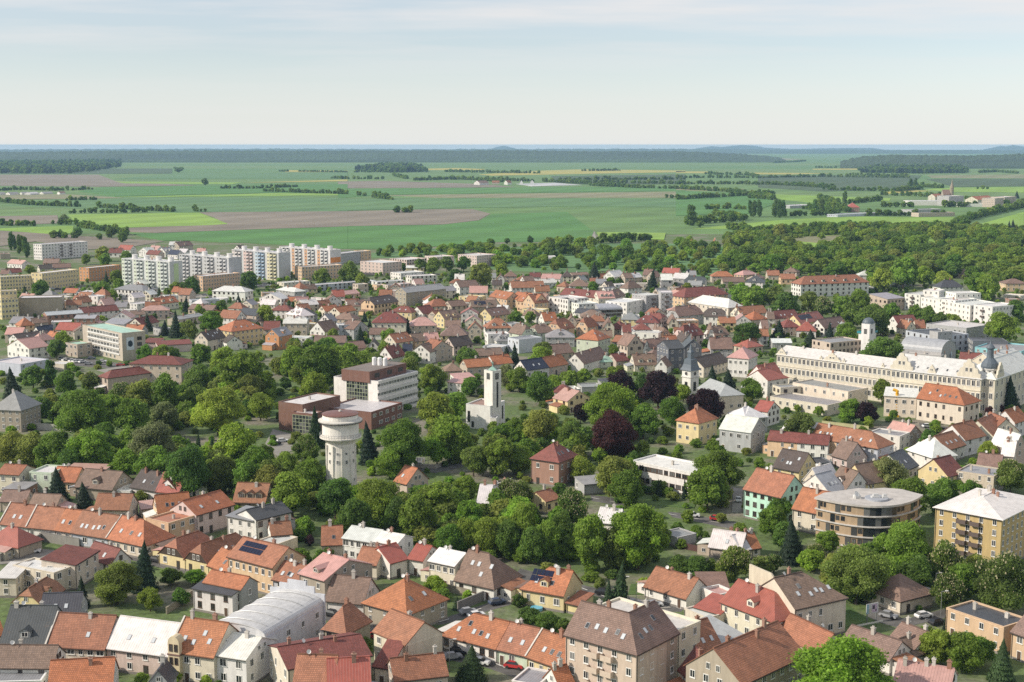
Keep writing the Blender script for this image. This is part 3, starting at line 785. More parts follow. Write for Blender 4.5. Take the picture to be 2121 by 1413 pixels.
    rows('M1', '''
p 30,590 210,600 10 6 3.5 wW
h 170,520 320,540 10 5 2 gW
g 230,590 400,585 10 4 .5 wG
g 640,578 738,575 9 5 4 cR
g 740,560 860,550 9 4 2 oP
f 455,585 720,612 4 3.5 .3 wM x
g 215,620 385,615 9 4 2.5 wO
g 390,650 520,640 9 5 3 bW
k 980,645 1180,615 11 7 4 oD s3
g 1245,545 1575,510 11 9.5 3 tG n3 w8 c4
f 1095,530 1180,530 9 7 .4 pW
h 125,690 285,695 9 5 3 wM
h 250,720 368,740 10 6 4 wW
h 370,735 510,725 9 5 3.5 gK
g 575,700 692,690 9 4.5 3 cO
g 695,710 830,690 9 4.5 3 cO
g 765,660 910,655 10 4 3.5 wB
h 965,790 1240,790 13 9 5 cM s2 c2 n2
h 1110,700 1290,710 10 7 3 yM s2
g 1385,720 1490,705 10 6 4 wM
h 1450,660 1615,650 10 6 4 bT
g 1620,660 1750,650 10 6 3 bB
g 1790,665 2000,660 11 6 3.5 tB v
h 1275,820 1500,815 12 6 4 bP
g 1560,760 1698,745 10 6 4 yB
p 1700,720 1840,720 9 6 3 wR
g 1950,740 2110,720 11 5 4 yB s3
h 1915,840 2121,835 12 6 5 wT d2 n2
f 1925,890 2100,885 10 7 .4 wW n2
f 1680,575 1835,585 12 6 .4 yW n2
g 1770,545 1920,545 11 6 4 cP
g 1935,575 2080,600 11 7 4 oO s3
g 1690,500 1850,490 11 7 4 wB
p 1815,450 1870,450 9 4 3 wB
p 2000,430 2060,430 9 5 3 wB
g 1920,420 1990,420 8 5 3 wG
g 1960,480 2040,480 8 4 3 bD
g 60,850 190,850 10 6 4 bM
k 225,800 420,800 11 7 3 bW n2
g 190,908 300,885 9 7.5 3.5 aG
f 255,920 420,925 10 5 .3 wW
g 570,870 690,850 11 6 5 wB
f 692,815 810,810 9 8 .4 lW n3
p 812,850 930,830 9 6 4 gB
h 640,760 800,770 10 6 3.5 bB
g 480,960 740,960 10 4 3 bB
g 800,1010 918,1000 9 4 3 bB
p 920,1000 1020,1000 9 4.5 3.5 wD
g 1160,960 1300,940 10 6 4 cT s3
g 1130,1085 1240,1060 9 4 5 wM x
p 1292,1030 1440,1040 9 6 3.5 wB w3
g 1215,1030 1290,1030 8 5.5 3 wU
p 1460,1020 1630,1000 10 6.5 4 bT w3
g 1640,990 1800,970 9 5 4 pD
g 1320,950 1408,940 9 5 3.5 oB
g 1410,935 1520,930 8 5 3 pP
h 1530,900 1755,900 12 6 5 yB
p 1760,850 1870,850 9 6 4 bT
f 1600,800 1700,800 8 4 .3 wW x
f 1880,990 2030,1000 10 3.5 .3 lW x
g 1835,1070 2050,1060 9 4 3 bB
f 705,222 868,203 12 11 .4 gW n4
f 870,203 955,198 12 11 .4 oW n4
f 865,284 1050,300 22 11 .4 pW n4 w6 e6
f 1110,262 1250,274 24 10 .4 pW n4
f 1400,240 1500,250 20 9.6 .4 pW n3
f 1675,228 1830,240 25 10.5 .4 pW n4
f 1200,385 1395,370 14 6 .4 wW
f 1290,410 1500,400 12 5.5 .4 wW
g 1245,340 1395,340 8 6 1.5 yW
f 495,482 1000,445 9 5 .4 lW w14
f 1005,458 1235,443 9 5 .3 wW
''')
    rows('M2', '''
g 0,505 270,500 11 6 4 wT w8
h 40,440 148,440 9 4 3 bT
g 150,415 240,415 8 4 3 wM
g 270,465 370,460 9 4 2.5 wW
g 242,425 400,430 8 4.5 3 wP
h 420,410 500,410 9 5 4 cD
g 503,400 640,395 8 4 1.5 bB
f 110,445 280,445 7 4 .3 wW
h 372,490 450,495 9 4 3 bT
h 480,490 640,490 10 6 4 wB
g 735,412 788,412 8 3.5 2 oO
g 790,410 848,410 10 5 4 bB
g 850,415 938,402 10 6 4 wW
g 940,425 1008,422 9 5 3.5 bB
g 1010,420 1083,415 9 5 3 bW
g 1085,395 1160,398 10 6 4 bB
g 1190,415 1238,410 9 6 4 bB
g 1245,380 1380,385 10 6 3.5 cR
g 1240,440 1333,440 12 7 4 gW
g 1335,425 1450,430 11 7 3.5 gW
p 1425,400 1478,402 9 6 4 wU
g 1480,400 1530,400 8 7 3 gG
k 1430,465 1600,470 11 6 4.5 cK d1
f 860,480 960,475 9 5 .4 wW
h 965,510 1080,500 9 6 4.5 wB
g 800,505 858,500 9 4 4 cD
g 700,470 780,470 8 5 3 wG
f 660,505 770,500 8 5 .4 cW
h 1660,410 1840,410 10 5 3.5 bO
h 1920,400 2035,390 10 5 3 oP
h 1935,455 2080,460 11 5 4 wK
g 2037,430 2100,420 10 7 2 bB
g 1750,455 1930,455 9 4.5 3 bB
g -10,590 42,600 11 7 4 oO
g 45,610 185,630 12 7.5 5 oO s4
g 188,632 300,622 12 7.5 5 oT s3
g 400,560 715,590 11 7 4 cM d2
g 720,592 855,588 11 7.5 4 cP d3
g 860,590 940,560 10 6 4 bB
f 85,680 260,690 9 6.5 .4 yW n2 w4
f 305,580 463,600 18 10 .4 wW n3 w4
f 466,607 553,602 14 10 .4 wW n3 w2
f 556,640 715,632 16 8.5 .4 wW n3 w5
b 720,690 950,682 14 5 3 gS w10 wide | grey barrel-roofed glazed hall between white apartment buildings
f 955,627 1090,602 16 9.6 .4 wW n3 w3
f 830,612 950,620 10 8 .4 wW n3
f 1115,570 1233,562 16 12.5 .4 gW n4 w3 B
f 1236,545 1333,545 15 15.5 .4 gW n5 w3 B
h 1430,582 1790,555 14 9 5 oM n3 w8 | long orange-walled building with maroon hip roof and three storeys
h 1465,622 1795,670 13 7.5 4.5 cW n2 w9
g 270,780 380,775 10 4 4.5 wO s1
p 460,790 540,790 9 5 3.5 bB
g 520,710 700,720 10 4 2 wK
h 575,745 765,745 12 6 3.5 bB
k 410,850 520,830 11 6 5 oT
kp 535,820 628,830 10 6 4.5 oT
g 630,850 740,840 8 4 2.5 wU
kp 765,830 850,830 11 6 4.5 cB
kp 85,890 180,880 12 6 4.5 nB
k 215,880 340,870 11 6 4 nB
f 0,810 100,800 10 6 .4 gG x
h 285,915 520,915 12 5.5 3.5 gG c1 w4
f 60,935 250,915 10 7.5 .3 lG x
h 537,925 715,940 14 8.5 4.5 nO s4 n2 w5 e4
p 960,985 1090,975 10 7.5 5 bB
h 1030,790 1215,795 11 6.5 4 pM s2
kp 1220,790 1300,770 11 6 4.5 pM
f 995,870 1215,880 11 8 .4 wW n2 w3
h 1020,850 1150,850 9 8.5 3 wM
h 795,840 918,850 10 4 4 bM
g 920,870 990,870 9 5 4 wM
kp 1185,880 1218,880 11 5 4.5 cB
kp 1222,905 1330,900 10 5.5 4 oB
kp 1302,800 1380,800 11 6 4.5 cB
k 1383,740 1588,720 11 6 5 gB
f 1370,780 1550,775 10 6 .4 oW
h 1340,700 1470,695 10 6 2.5 wP
kp 1390,900 1448,905 12 6.5 5 pM
k 1452,905 1590,890 11 6.5 5 pM s3
p 1420,950 1520,945 10 5 4 gD
g 1290,960 1390,950 8 4 3 oO
p 1090,1010 1143,1000 9 5 4 wB
g 1147,1005 1310,990 9 5 4 wB
h 1145,1090 1300,1080 9 4.5 3.5 oB
kp 1630,890 1678,890 11 6 4.5 wB
k 1682,900 1800,890 10 5.5 4.5 wB d1
k 1592,740 1760,745 10 7 4 wD d1
g 1650,1010 1830,1010 12 5 5 gB
p 1855,720 1898,720 9 5 4 wB
g 1900,725 2121,710 11 5 4 cT
p 1840,790 1995,790 10 4.5 4 wP
h 2000,770 2121,760 11 5 4 bO
g 2075,840 2130,840 10 6 4 wB
h 1955,1000 2080,985 10 4 3 bR
g 1300,1010 1428,1002 12 11 3 kK n3 w2
p 1432,1000 1575,1000 12 9 4 kK s1
''')
    rows('M3', '''
h 275,475 838,455 14 9.5 5 wT d5 n3 w12 | long white apartment house with red-brown roof and five dormers, behind chestnuts
g 60,760 260,745 10 4.5 4 wM s3
g 270,800 470,765 10 4.5 4.5 yR s2 v
h 135,830 265,825 10 5 4 bM
h 240,855 400,860 10 4 4.5 wR
g 470,840 660,810 10 5 4.5 wB s2
p 590,860 690,860 9 5 4 wG
g 0,760 58,760 9 5 4 wB
g 40,960 200,960 9 4 1.5 gW
g 1075,800 1240,790 9 5 4 wM
p 1150,840 1228,835 9 5 4 cT
g 1230,835 1308,835 9 5 4 cT
h 1430,500 1620,495 11 5 4.5 wK
h 760,400 880,400 10 5 3 wW
h 1970,470 2150,470 14 6 3 oB
f 1480,330 1660,345 12 4 .4 lS x
g 1400,340 1470,340 9 4 3 bT
g 1520,380 1620,385 9 4 3 bB
h 1290,260 1370,265 8 4 3 gG
m 1490,262 1560,262 7 3 .5 wW x
f 2000,600 2090,600 8 4 .3 rW x
f 1950,560 2100,570 10 3 .3 cW x
f 1312,800 1645,838 24 9 .5 gW n2 w9
f 1143,858 1395,905 22 9.5 .4 lK n3 w5 e6
f 1340,860 1410,872 10 12 .3 gG x
f 1140,1040 1435,1066 4 5 .3 gW x
f 520,960 780,935 14 7 .4 bG n2 w8
f 1715,995 2100,1030 26 7 .5 uG
f 1700,945 1990,950 14 8 .3 kK x
g 0,400 100,400 9 4 3.5 bT
g 110,430 230,430 9 4.5 3.5 oT
h 130,370 240,375 9 5 3 bB
''')
    rows('F2', '''
f 1425,402 1660,402 40 8 .5 wW x
f 1665,372 1755,370 30 18 .5 gW n6
g 1840,395 1940,388 25 8 6 cO
f 1945,385 1998,382 25 16 .5 bW n5
f 2002,378 2075,374 25 16 .5 bW n5
f 1735,417 1940,417 30 6 .5 wW x
g 1580,375 1625,372 15 8 5 cO
h 1048,440 1120,440 20 8 7 rR
f 695,430 835,425 30 5 .5 gW x
f 985,485 1180,475 20 4 .3 lS x
f 1190,475 1440,470 20 4 .3 gS x
f 1440,455 1620,450 25 6 .5 gG x
f 1480,475 1700,470 18 6 .5 bG n1 w14
p 88,662 112,662 8 3 4 wO
p 232,650 252,650 8 3 4 wO
''')
    rows('F0', '''
g 0,358 35,357 15 3 3 wG x c0
g 60,358 118,356 15 3 3 wG x c0
g 135,357 178,356 15 3 3 wG x c0
g 185,358 240,355 15 3 3 wW x c0
g 265,355 325,353 15 3 3 wG x c0
g 365,353 400,352 12 4 3 wB x c0
''')
    rows('F1', '''
g 865,292 920,290 20 6 6 wB x c0
g 1035,290 1060,289 12 6 6 wO x c0
p 1110,288 1128,288 12 6 6 wB x c0
p 1175,287 1195,287 12 7 5 wW x c0
g 940,289 985,289 14 5 5 bT x c0
f 1260,755 1350,752 10 5 .5 wW
b 1270,752 1330,750 8 5 2 wW
''')
# ---------------------------------------------------------------- ground, fields, hills, roads
def ground_mat(N, L, b):
    p = geo(N)
    n1 = nz(N, L, 0.035, 5, p); n2 = nz(N, L, 0.6, 4, p)
    c = mixc(N, L, rng(N, L, n1, 0.48, 0.64, 0, 1), (0.10, 0.15, 0.045), (0.21, 0.19, 0.15))
    c = vmul(N, L, c, rng(N, L, n2, 0.3, 0.7, 0.6, 1.35))
    L.new(c, b.inputs['Base Color']); b.inputs['Roughness'].default_value = 0.95
def field_mat(name, c1, c2, sc=0.004, streak=True):
    def f(N, L, b):
        p = geo(N)
        mp = N.new('ShaderNodeMapping'); mp.inputs['Scale'].default_value = (0.25, 1.0, 1.0); mp.inputs['Rotation'].default_value = (0, 0, 0.12); L.new(p, mp.inputs[0])
        c = mixc(N, L, rng(N, L, nz(N, L, sc, 6, mp.outputs[0]), 0.35, 0.68, 0, 1), c1, c2)
        c = vmul(N, L, c, rng(N, L, nz(N, L, sc * 14, 4, mp.outputs[0]), 0.3, 0.7, 0.80, 1.18))
        if streak:
            w = N.new('ShaderNodeTexWave'); w.inputs['Scale'].default_value = 0.012; w.inputs['Distortion'].default_value = 1.5; w.inputs['Detail'].default_value = 2; L.new(mp.outputs[0], w.inputs['Vector'])
            c = vmul(N, L, c, rng(N, L, w.outputs[1], 0.0, 1.0, 0.90, 1.08))
        L.new(c, b.inputs['Base Color']); b.inputs['Roughness'].default_value = 0.95
    return mat(name, f)
def asphalt(N, L, b):
    p = geo(N)
    c = mixc(N, L, rng(N, L, nz(N, L, 0.25, 5, p), 0.35, 0.65, 0, 1), (0.085, 0.082, 0.08), (0.15, 0.145, 0.14))
    c = mixc(N, L, rng(N, L, nz(N, L, 2.5, 3, p), 0.6, 0.75, 0, 0.5), c, (0.05, 0.05, 0.05))
    L.new(c, b.inputs['Base Color']); b.inputs['Roughness'].default_value = 0.85
MT['ground'] = mat('ground', ground_mat); MT['asphalt'] = mat('asphalt', asphalt)
MT['pavement'] = field_mat('pavement', (0.24, 0.23, 0.21), (0.33, 0.31, 0.28), 0.3)
MT['lawn'] = field_mat('lawn', (0.065, 0.125, 0.028), (0.10, 0.15, 0.04), 0.08)
FM = {'g': field_mat('wheat', (0.065, 0.185, 0.036), (0.090, 0.215, 0.048)), 't': field_mat('young_crop', (0.085, 0.185, 0.065), (0.115, 0.215, 0.075)),
      'l': field_mat('barley', (0.190, 0.330, 0.040), (0.230, 0.360, 0.060)), 'b': field_mat('plough', (0.190, 0.160, 0.122), (0.245, 0.212, 0.165)),
      'y': field_mat('rapeseed', (0.42, 0.36, 0.07), (0.34, 0.33, 0.09)), 'p': field_mat('pale_crop', (0.20, 0.215, 0.10), (0.24, 0.22, 0.13)),
      'd': field_mat('orchard', (0.045, 0.085, 0.035), (0.075, 0.115, 0.05), 0.01), 'w': field_mat('film', (0.5, 0.5, 0.5), (0.42, 0.43, 0.45)),
      'f': field_mat('forest', (0.022, 0.042, 0.018), (0.050, 0.085, 0.030), 0.004), 'h': field_mat('far_hills', (0.03, 0.05, 0.03), (0.05, 0.07, 0.04), 0.002),
      'G': field_mat('far_ground', (0.090, 0.195, 0.050), (0.15, 0.225, 0.065), 0.0012)}
for k, m in FM.items(): MT['field_' + k] = m
# one ground sheet that reaches the horizon
gb = MB(); X = 24000
for y0, y1 in ((-200, 1700), (1700, 30500)):
    gb.poly([(-X, y0, 0), (X, y0, 0), (X, y1, 0), (-X, y1, 0)], 0 if y0 < 0 else 1)
struct(gb.build('ground', ['ground', 'field_G']), label='open ground under the town and plain')
def sheet(c, pts, z, name, m):
    P = [cat(c, *pair(p)) for p in pts.split()]
    b = MB(); top = [(p.x, p.y, z) for p in P]
    if sum(a[0] * b_[1] - b_[0] * a[1] for a, b_ in zip(top, top[1:] + top[:1])) < 0: top = top[::-1]
    b.poly(top)
    for a, d in zip(top, top[1:] + top[:1]): b.poly([a, (a[0], a[1], 0), (d[0], d[1], 0), d][::-1])
    return struct(b.build(name, [m]))
FIELDS = {'Z': '''t 700,530 880,516 1060,512 1220,505 1400,505 1500,515 1520,575 1380,575 1250,568 1100,563 1010,558 940,550 860,538
l 1500,500 1600,484 1760,478 1900,476 2121,490 2121,540 1960,540 1760,548 1560,556 1510,556
''', 'F0': '''t 0,430 1070,472 2121,465 2121,385 700,380 300,410
b 1215,472 2121,465 2121,558 1540,576 960,598 720,588 700,570 1390,545 1300,500
l 415,487 1215,474 1390,542 1300,550 620,570 480,550
b 0,495 350,490 360,540 0,550
l 0,570 450,555 440,600 310,603 0,580
b 0,585 310,605 530,620 1000,650 820,680 540,700 530,690 220,650 0,680
g 800,600 960,600 1540,578 2121,560 2121,695 1700,668 1160,645 1000,645 860,620
l 700,378 1000,378 2121,368 2121,360 1700,355 1000,372
b 0,242 600,242 700,280 1200,308 600,316 0,310
p 0,362 420,362 760,385 640,388 0,395
y 1730,214 2121,218 2121,226 1740,226
y 1490,292 2121,282 2121,272 1700,285
l 700,284 1480,290 1420,300 760,296
g 620,320 2121,300 2121,355 1700,352 1000,368 700,374 480,345
d 0,205 1050,205 1050,236 0,236
t 1060,235 2121,230 2121,268 700,268
''', 'F1': '''b 0,466 640,452 820,452 930,480 860,520 640,546 0,557
g 0,559 640,548 870,522 940,482 1400,470 1560,590 1540,640 1400,650 900,655 400,695 0,695
p 300,368 2121,345 2121,383 600,383
w 1085,298 1320,291 1490,305 1180,313
y 860,241 1240,217 1500,209 2121,217 2121,226 1500,237 950,248
p 960,156 1150,137 1430,151 1300,161 1010,163
y 500,206 720,201 900,208 880,214 520,214
t 0,390 600,388 2121,388 2121,440 1400,436 640,448 0,462
b 260,280 900,300 1080,318 600,322 0,325 0,285
g 0,330 1500,318 2121,315 2121,340 300,364 0,385
d 1300,252 2121,240 2121,300 1500,302 1330,292
l 1580,595 2000,600 1990,640 1600,640
''', 'F2': '''l 440,356 1310,386 1300,402 820,412 590,386
l 100,572 600,522 1000,497 1500,502 1830,502 1700,542 1150,562 900,547 500,572
y 1250,351 1400,334 1560,341 1300,358
l 1690,321 2121,316 2121,350 1700,346 1500,331
y 0,221 200,223 180,233 0,231
y 440,229 960,233 700,240 420,238
d 500,246 1500,246 1400,330 900,345 500,320
p 1530,246 2121,241 2121,264 1560,262
g 0,341 430,357 580,392 600,420 440,480 0,492
d 1520,268 2121,268 2121,312 1690,316
y 830,206 1110,204 1105,212 840,212
p 380,148 620,138 780,150 600,156
l 1850,545 2121,470 2121,560 1760,580
p 540,632 1060,612 1060,645 900,662
g 100,684 480,684 480,705 90,700
p 0,312 420,330 380,345 0,335
'''}
for c, tx in FIELDS.items():
    for i, ln in enumerate(tx.strip().splitlines()):
        k, pts = ln.split(' ', 1); sheet(c, pts, .30 + .035 * i, 'field', 'field_' + k)
ROADS = '''K3 asphalt 1490,940 1570,880 2121,690 2150,760 1800,860 1560,935
K4 asphalt -10,560 70,470 600,610 1110,735 1450,790 1400,830 1000,830 880,760 560,650 40,640
K3 asphalt 1530,1120 1990,1235 2160,1300 2160,1380 1900,1290 1530,1215
K4 asphalt -120,1240 130,1300 470,1420 300,1440 0,1330
K3 asphalt 580,830 690,860 1180,1000 1100,1065 940,1000 580,900
K2 asphalt 900,300 1100,360 1270,350 1330,440 1720,520 1700,560 1290,455 1080,400 880,340
K5 asphalt 830,780 900,790 1100,880 1180,880 1480,800 1500,870 1420,890 1100,965 930,920 830,870
K4 asphalt 1290,0 1420,15 1900,95 1860,150 1330,45
L1 asphalt 640,1280 760,1290 1120,1375 1080,1405 650,1325
L1 pavement 1800,1220 1880,1230 1860,1420 1790,1420
A pavement 20,745 200,790 190,915 60,965 -40,860
A asphalt 1080,1010 1330,1030 1530,980 1570,1050 1340,1100 1130,1065
M0 asphalt 500,1075 780,1100 1040,1140 1000,1180 600,1150 480,1110
M0 asphalt 420,500 650,500 680,535 430,545
M2 pavement 640,40 690,40 722,250 690,265 660,150
L2 asphalt 1230,690 1500,730 1480,780 1240,730
L2 pavement 1710,610 1880,610 1840,660 1700,650
K2 pavement 0,360 200,300 520,330 450,400 0,440
K4 pavement 880,745 1090,735 1330,800 980,835
L0 pavement 760,255 1010,215 1030,240 830,275
M0 pavement 850,600 1150,580 1600,560 1800,580 1300,610 860,640
M1 asphalt 0,460 470,470 480,520 0,500
L0 lawn 1340,480 1420,480 1420,620 1330,620
A lawn 0,440 220,450 200,640 0,660
M0 lawn 515,560 800,555 800,650 520,650
L2 lawn 450,640 820,660 810,730 460,720
K5 lawn 640,760 830,900 640,960
K4 lawn 990,600 1105,600 1105,690 960,690
L1 lawn 720,1255 1500,1350 1480,1390 1000,1345'''
for i, ln in enumerate(ROADS.splitlines()):
    c, m, pts = ln.split(' ', 2)
    sheet(c, pts, {'asphalt': .02, 'pavement': .12, 'lawn': .014}[m] + i * .004, {'asphalt': 'road', 'pavement': 'pavement', 'lawn': 'lawn'}[m], m)
def markings(c, pts, name='lane_marking', dash=3.0, gap=4.0, w=.14):
    P = [cat(c, *pair(p)) for p in pts.split()]; b = MB()
    for a, e in zip(P, P[1:]):
        d = e - a; u = d.normalized(); n = Vector((-u.y, u.x, 0)) * w; t = 0
        while t + dash < d.length:
            p, q_ = a + u * t, a + u * (t + dash); b.poly([(*(p - n).xy, .17), (*(q_ - n).xy, .17), (*(q_ + n).xy, .17), (*(p + n).xy, .17)]); t += dash + gap
    return struct(b.build(name, ['white']))
for c, p in (('K5', '1100,925 1300,895 1490,835'), ('K4', '0,600 560,630 1000,790'), ('K4', '1300,22 1880,122'), ('K3', '1540,1165 1990,1265 2160,1340'), ('K3', '1520,920 1790,830 2130,725'), ('A', '1100,1040 1340,1065 1540,1010'), ('L1', '650,1302 1090,1390')): markings(c, p)
# wooded ridges and the blue hills far off: terrain with its own depth
def ridge(name, crest, dist, base_y, depth, m, rough, label, step=12, seed=3):
    g = random.Random(seed); xs = [p[0] for p in crest]; b = MB(); cols = []
    x = xs[0]
    while x <= xs[-1]:
        for (x0, y0), (x1, y1) in zip(crest, crest[1:]):
            if x0 <= x <= x1: cy = y0 + (y1 - y0) * (x - x0) / max(1, x1 - x0); break
        hgt = max(1.0, (at(x, base_y).y - 0) * 0 + (H - (cy - YH) * (dist + depth * .4) / F)) + g.uniform(-rough, rough)
        wx = (x - CX) / F
        tt = [0, .015] + [.04 + .04 * i for i in range(10)] + [.55, .75, 1]
        cols.append([(wx * (dist + depth * t), dist + depth * t, max(-.5, hgt * float(np.interp(t, (0, .015, .15, .4, .75, 1), (0, .16, .5, 1, .7, 0))) + (g.uniform(-rough, rough) if .01 < t < .5 else 0))) for t in tt])
        x += step
    for a, c in zip(cols, cols[1:]):
        for i in range(len(a) - 1): b.poly([a[i], c[i], c[i + 1], a[i + 1]])
    return struct(b.build(name, [m]), label=label)
ridge('hills', [(-300, 315), (100, 314), (250, 312), (700, 312), (1060, 311), (1200, 313), (1400, 313), (1530, 318), (1615, 326)], 8600, 336, 2400, 'field_f', 2.2, 'long wooded ridge along the left horizon', 5)
ridge('hills', [(1735, 333), (1780, 323), (1850, 320), (2000, 322), (2121, 318), (2400, 313)], 6400, 349, 1500, 'field_f', 2.2, 'wooded ridge at the right horizon', 4, 5)
ridge('hills', [(-300, 312), (130, 309), (480, 308), (900, 309), (1300, 308), (1700, 310), (2121, 311), (2500, 310)], 17000, 320, 6000, 'field_f', 4, 'far wooded edge of the plain', 6, 8)
ridge('hills', [(1420, 311), (1440, 307), (1470, 303), (1490, 304.5), (1530, 300.6), (1560, 302), (1580, 306), (1640, 308.5), (1720, 307), (1800, 306.5), (1830, 311)], 24500, 311, 4500, 'field_h', 1.2, 'two low blue hills on the horizon', 3, 9)
ridge('hills', [(2020, 311), (2050, 305), (2064, 302), (2072, 303.5), (2088, 300.4), (2105, 303), (2130, 307), (2160, 311)], 24500, 311, 4000, 'field_h', 1, 'steep twin-peaked blue hill at the right horizon', 2, 10)
ridge('hills', [(1010, 311), (1030, 304), (1044, 302), (1056, 304.5), (1080, 311)], 25500, 311, 3000, 'field_h', 1, 'pale cone-shaped hill at the centre of the horizon', 2, 11)
# ---------------------------------------------------------------- trees
def crown_np(seed, shape, nl, nq, qs, core=True):
    g = np.random.default_rng(seed); V, T = [], []
    if shape == 'con':
        for k in range(nq):
            z = g.random() ** 1.35; rr = .5 * (1 - z) ** .85 * (.78 + .3 * g.random()) * (.82 + .18 * math.cos(z * 55)); th = g.random() * 2 * math.pi
            d = np.array([math.cos(th), math.sin(th), -.35 + .3 * g.random()]); c = np.array([rr * d[0], rr * d[1], z * .97 - .03 + .02 * g.random()])
            t = np.array([-d[1], d[0], 0]) + g.normal(0, .25, 3); up = np.cross(d, t); n = d + np.array([0, 0, .9]) + g.normal(0, .3, 3); n /= np.linalg.norm(n)
            a = np.cross(n, g.normal(0, 1, 3)); a /= np.linalg.norm(a); b = np.cross(n, a); s = qs * (.6 + .8 * g.random()) * (.5 + .6 * (1 - z))
            V += [c - a * s - b * s * .6, c + a * s - b * s * .6, c + a * s + b * s * .6, c - a * s + b * s * .6]; T.append(.25 + .6 * g.random())
        if core:
            m = 9
            for zs in range(6):
                z0, z1 = zs / 6, (zs + 1) / 6; r0, r1 = .36 * (1 - z0) ** .85, .36 * (1 - z1) ** .85
                for k in range(m):
                    a0, a1 = 2 * math.pi * k / m, 2 * math.pi * (k + 1) / m
                    V += [np.array((r0 * math.cos(a0), r0 * math.sin(a0), z0)), np.array((r0 * math.cos(a1), r0 * math.sin(a1), z0)), np.array((r1 * math.cos(a1), r1 * math.sin(a1), z1)), np.array((r1 * math.cos(a0), r1 * math.sin(a0), z1))]; T.append(.5)
        return np.array(V), np.array(T)
    C, RR = [], []
    for k in range(nl):
        if shape == 'pop':
            z = .06 + .86 * (k + .5) / nl; r = .30 * math.sin(math.pi * min(1, max(.08, z * .95 + .05))) ** .6; th = g.random() * 6.28
            C.append((math.cos(th) * .16, math.sin(th) * .16, z)); RR.append((r * .8 + .08, .10))
        else:
            while True:
                p = g.uniform(-1, 1, 3)
                if .2 < (p ** 2).sum() < 1: break
            hz = .40 if shape != 'tall' else .36
            C.append((p[0] * hz * (1 - .25 * max(0, p[2])), p[1] * hz * (1 - .25 * max(0, p[2])), (.50 + p[2] * .39) if p[2] > 0 else (.50 + p[2] * .44))); r = g.uniform(.075, .175); RR.append((r, r * .8))
    if shape != 'pop': C.append((0, 0, .48)); RR.append((.25, .32)); C.append((.08, 0, .70)); RR.append((.19, .18)); C.append((-.12, .1, .58)); RR.append((.2, .2))
    C = np.array(C); RR = np.array(RR); lt = g.random(len(C)); w = RR[:, 0] ** 2; w = w / w.sum(); k = 0; tries = 0
    while k < nq and tries < nq * 8:
        tries += 1
        i = g.choice(len(C), p=w) if tries % 1 == 0 else 0
        d = g.normal(0, 1, 3); d[2] += .25; d /= np.linalg.norm(d)
        sc = np.array([RR[i, 0], RR[i, 0], RR[i, 1]]); c = C[i] + d * sc * (g.uniform(.88, 1.16) if g.random() < .84 else g.uniform(1.1, 1.5))
        q = (c - C) / np.stack([RR[:, 0], RR[:, 0], RR[:, 1]], 1)
        if ((q ** 2).sum(1) < .62).any(): continue
        n = d + g.normal(0, .55, 3); n /= np.linalg.norm(n); a = np.cross(n, g.normal(0, 1, 3)); a /= np.linalg.norm(a); b = np.cross(n, a); s = qs * g.uniform(.6, 1.35)
        V += [c - a * s - b * s * .7, c + a * s - b * s * .7, c + a * s + b * s * .7, c - a * s + b * s * .7]; T.append(.35 * lt[i] + .65 * g.random()); k += 1
    if core:
        m, ml = (8, 5) if nq > 600 else (6, 3)
        for i in range(len(C)):
            for u in range(ml):
                for v in range(m):
                    pts = []
                    for uu, vv in ((u, v), (u, v + 1), (u + 1, v + 1), (u + 1, v)):
                        th, ph = math.pi * uu / ml, 2 * math.pi * vv / m
                        pts.append(C[i] + np.array([math.sin(th) * math.cos(ph) * RR[i, 0], math.sin(th) * math.sin(ph) * RR[i, 0], math.cos(th) * RR[i, 1]]) * .84)
                    V += pts; T.append(.35 * lt[i] + .35)
    return np.array(V), np.array(T)
def quads_mesh(name, V, T, m='leaf'):
    me = bpy.data.meshes.new(name); n = len(V) // 4
    me.vertices.add(len(V)); me.vertices.foreach_set('co', np.asarray(V, dtype=np.float32).ravel())
    me.loops.add(len(V)); me.loops.foreach_set('vertex_index', np.arange(len(V), dtype=np.int32))
    me.polygons.add(n); me.polygons.foreach_set('loop_start', np.arange(0, 4 * n, 4, dtype=np.int32))
    me.update(calc_edges=True)
    if T is not None:
        a = me.attributes.new('tint', 'FLOAT', 'FACE'); a.data.foreach_set('value', np.asarray(T, dtype=np.float32))
    me.materials.append(MT[m]); return me
CROWN = {}
for sh, k in (('round', 4), ('tall', 3), ('pop', 2), ('con', 3)):
    for lod, nq, qs in (('x', 15000, .0125), ('n', 5600, .020), ('m', 1700, .036), ('f', 260, .085)):
        if lod == 'x' and sh in ('pop', 'con'): continue
        if sh == 'con': nq, qs = int(nq * .8), qs * 1.25
        nl = {'round': 34, 'tall': 30, 'pop': 16, 'con': 0}[sh] if lod != 'f' else {'round': 8, 'tall': 7, 'pop': 6, 'con': 0}[sh]
        CROWN[sh, lod] = [crown_np(100 * k + 7 * i + len(sh), sh, nl if lod != 'x' else nl + 14, nq, qs, True) for i in range(k if lod != 'x' else 2)]
CM = {k: [quads_mesh('crown', *v) for v in vs] for k, vs in CROWN.items() if k[0] + k[1] not in ('popx', 'conx')}
def blossom_np(seed):
    g = np.random.default_rng(seed); V = []
    src, _ = CROWN['round', 'm'][seed % 4]; idx = g.choice(1500, 420, replace=False)
    for i in idx:
        c = src[4 * i:4 * i + 4].mean(0); d = c - np.array([0, 0, .5]); d /= np.linalg.norm(d)
        if d[2] < -.3: continue
        c = c + d * .02
        for a in ((1, 0, 0), (0, 1, 0)):
            a = np.array(a) * .011; b = np.array((0, 0, .024)); V += [c - a - b * .4, c + a - b * .4, c + a * .5 + b, c - a * .5 + b]
    return np.array(V)
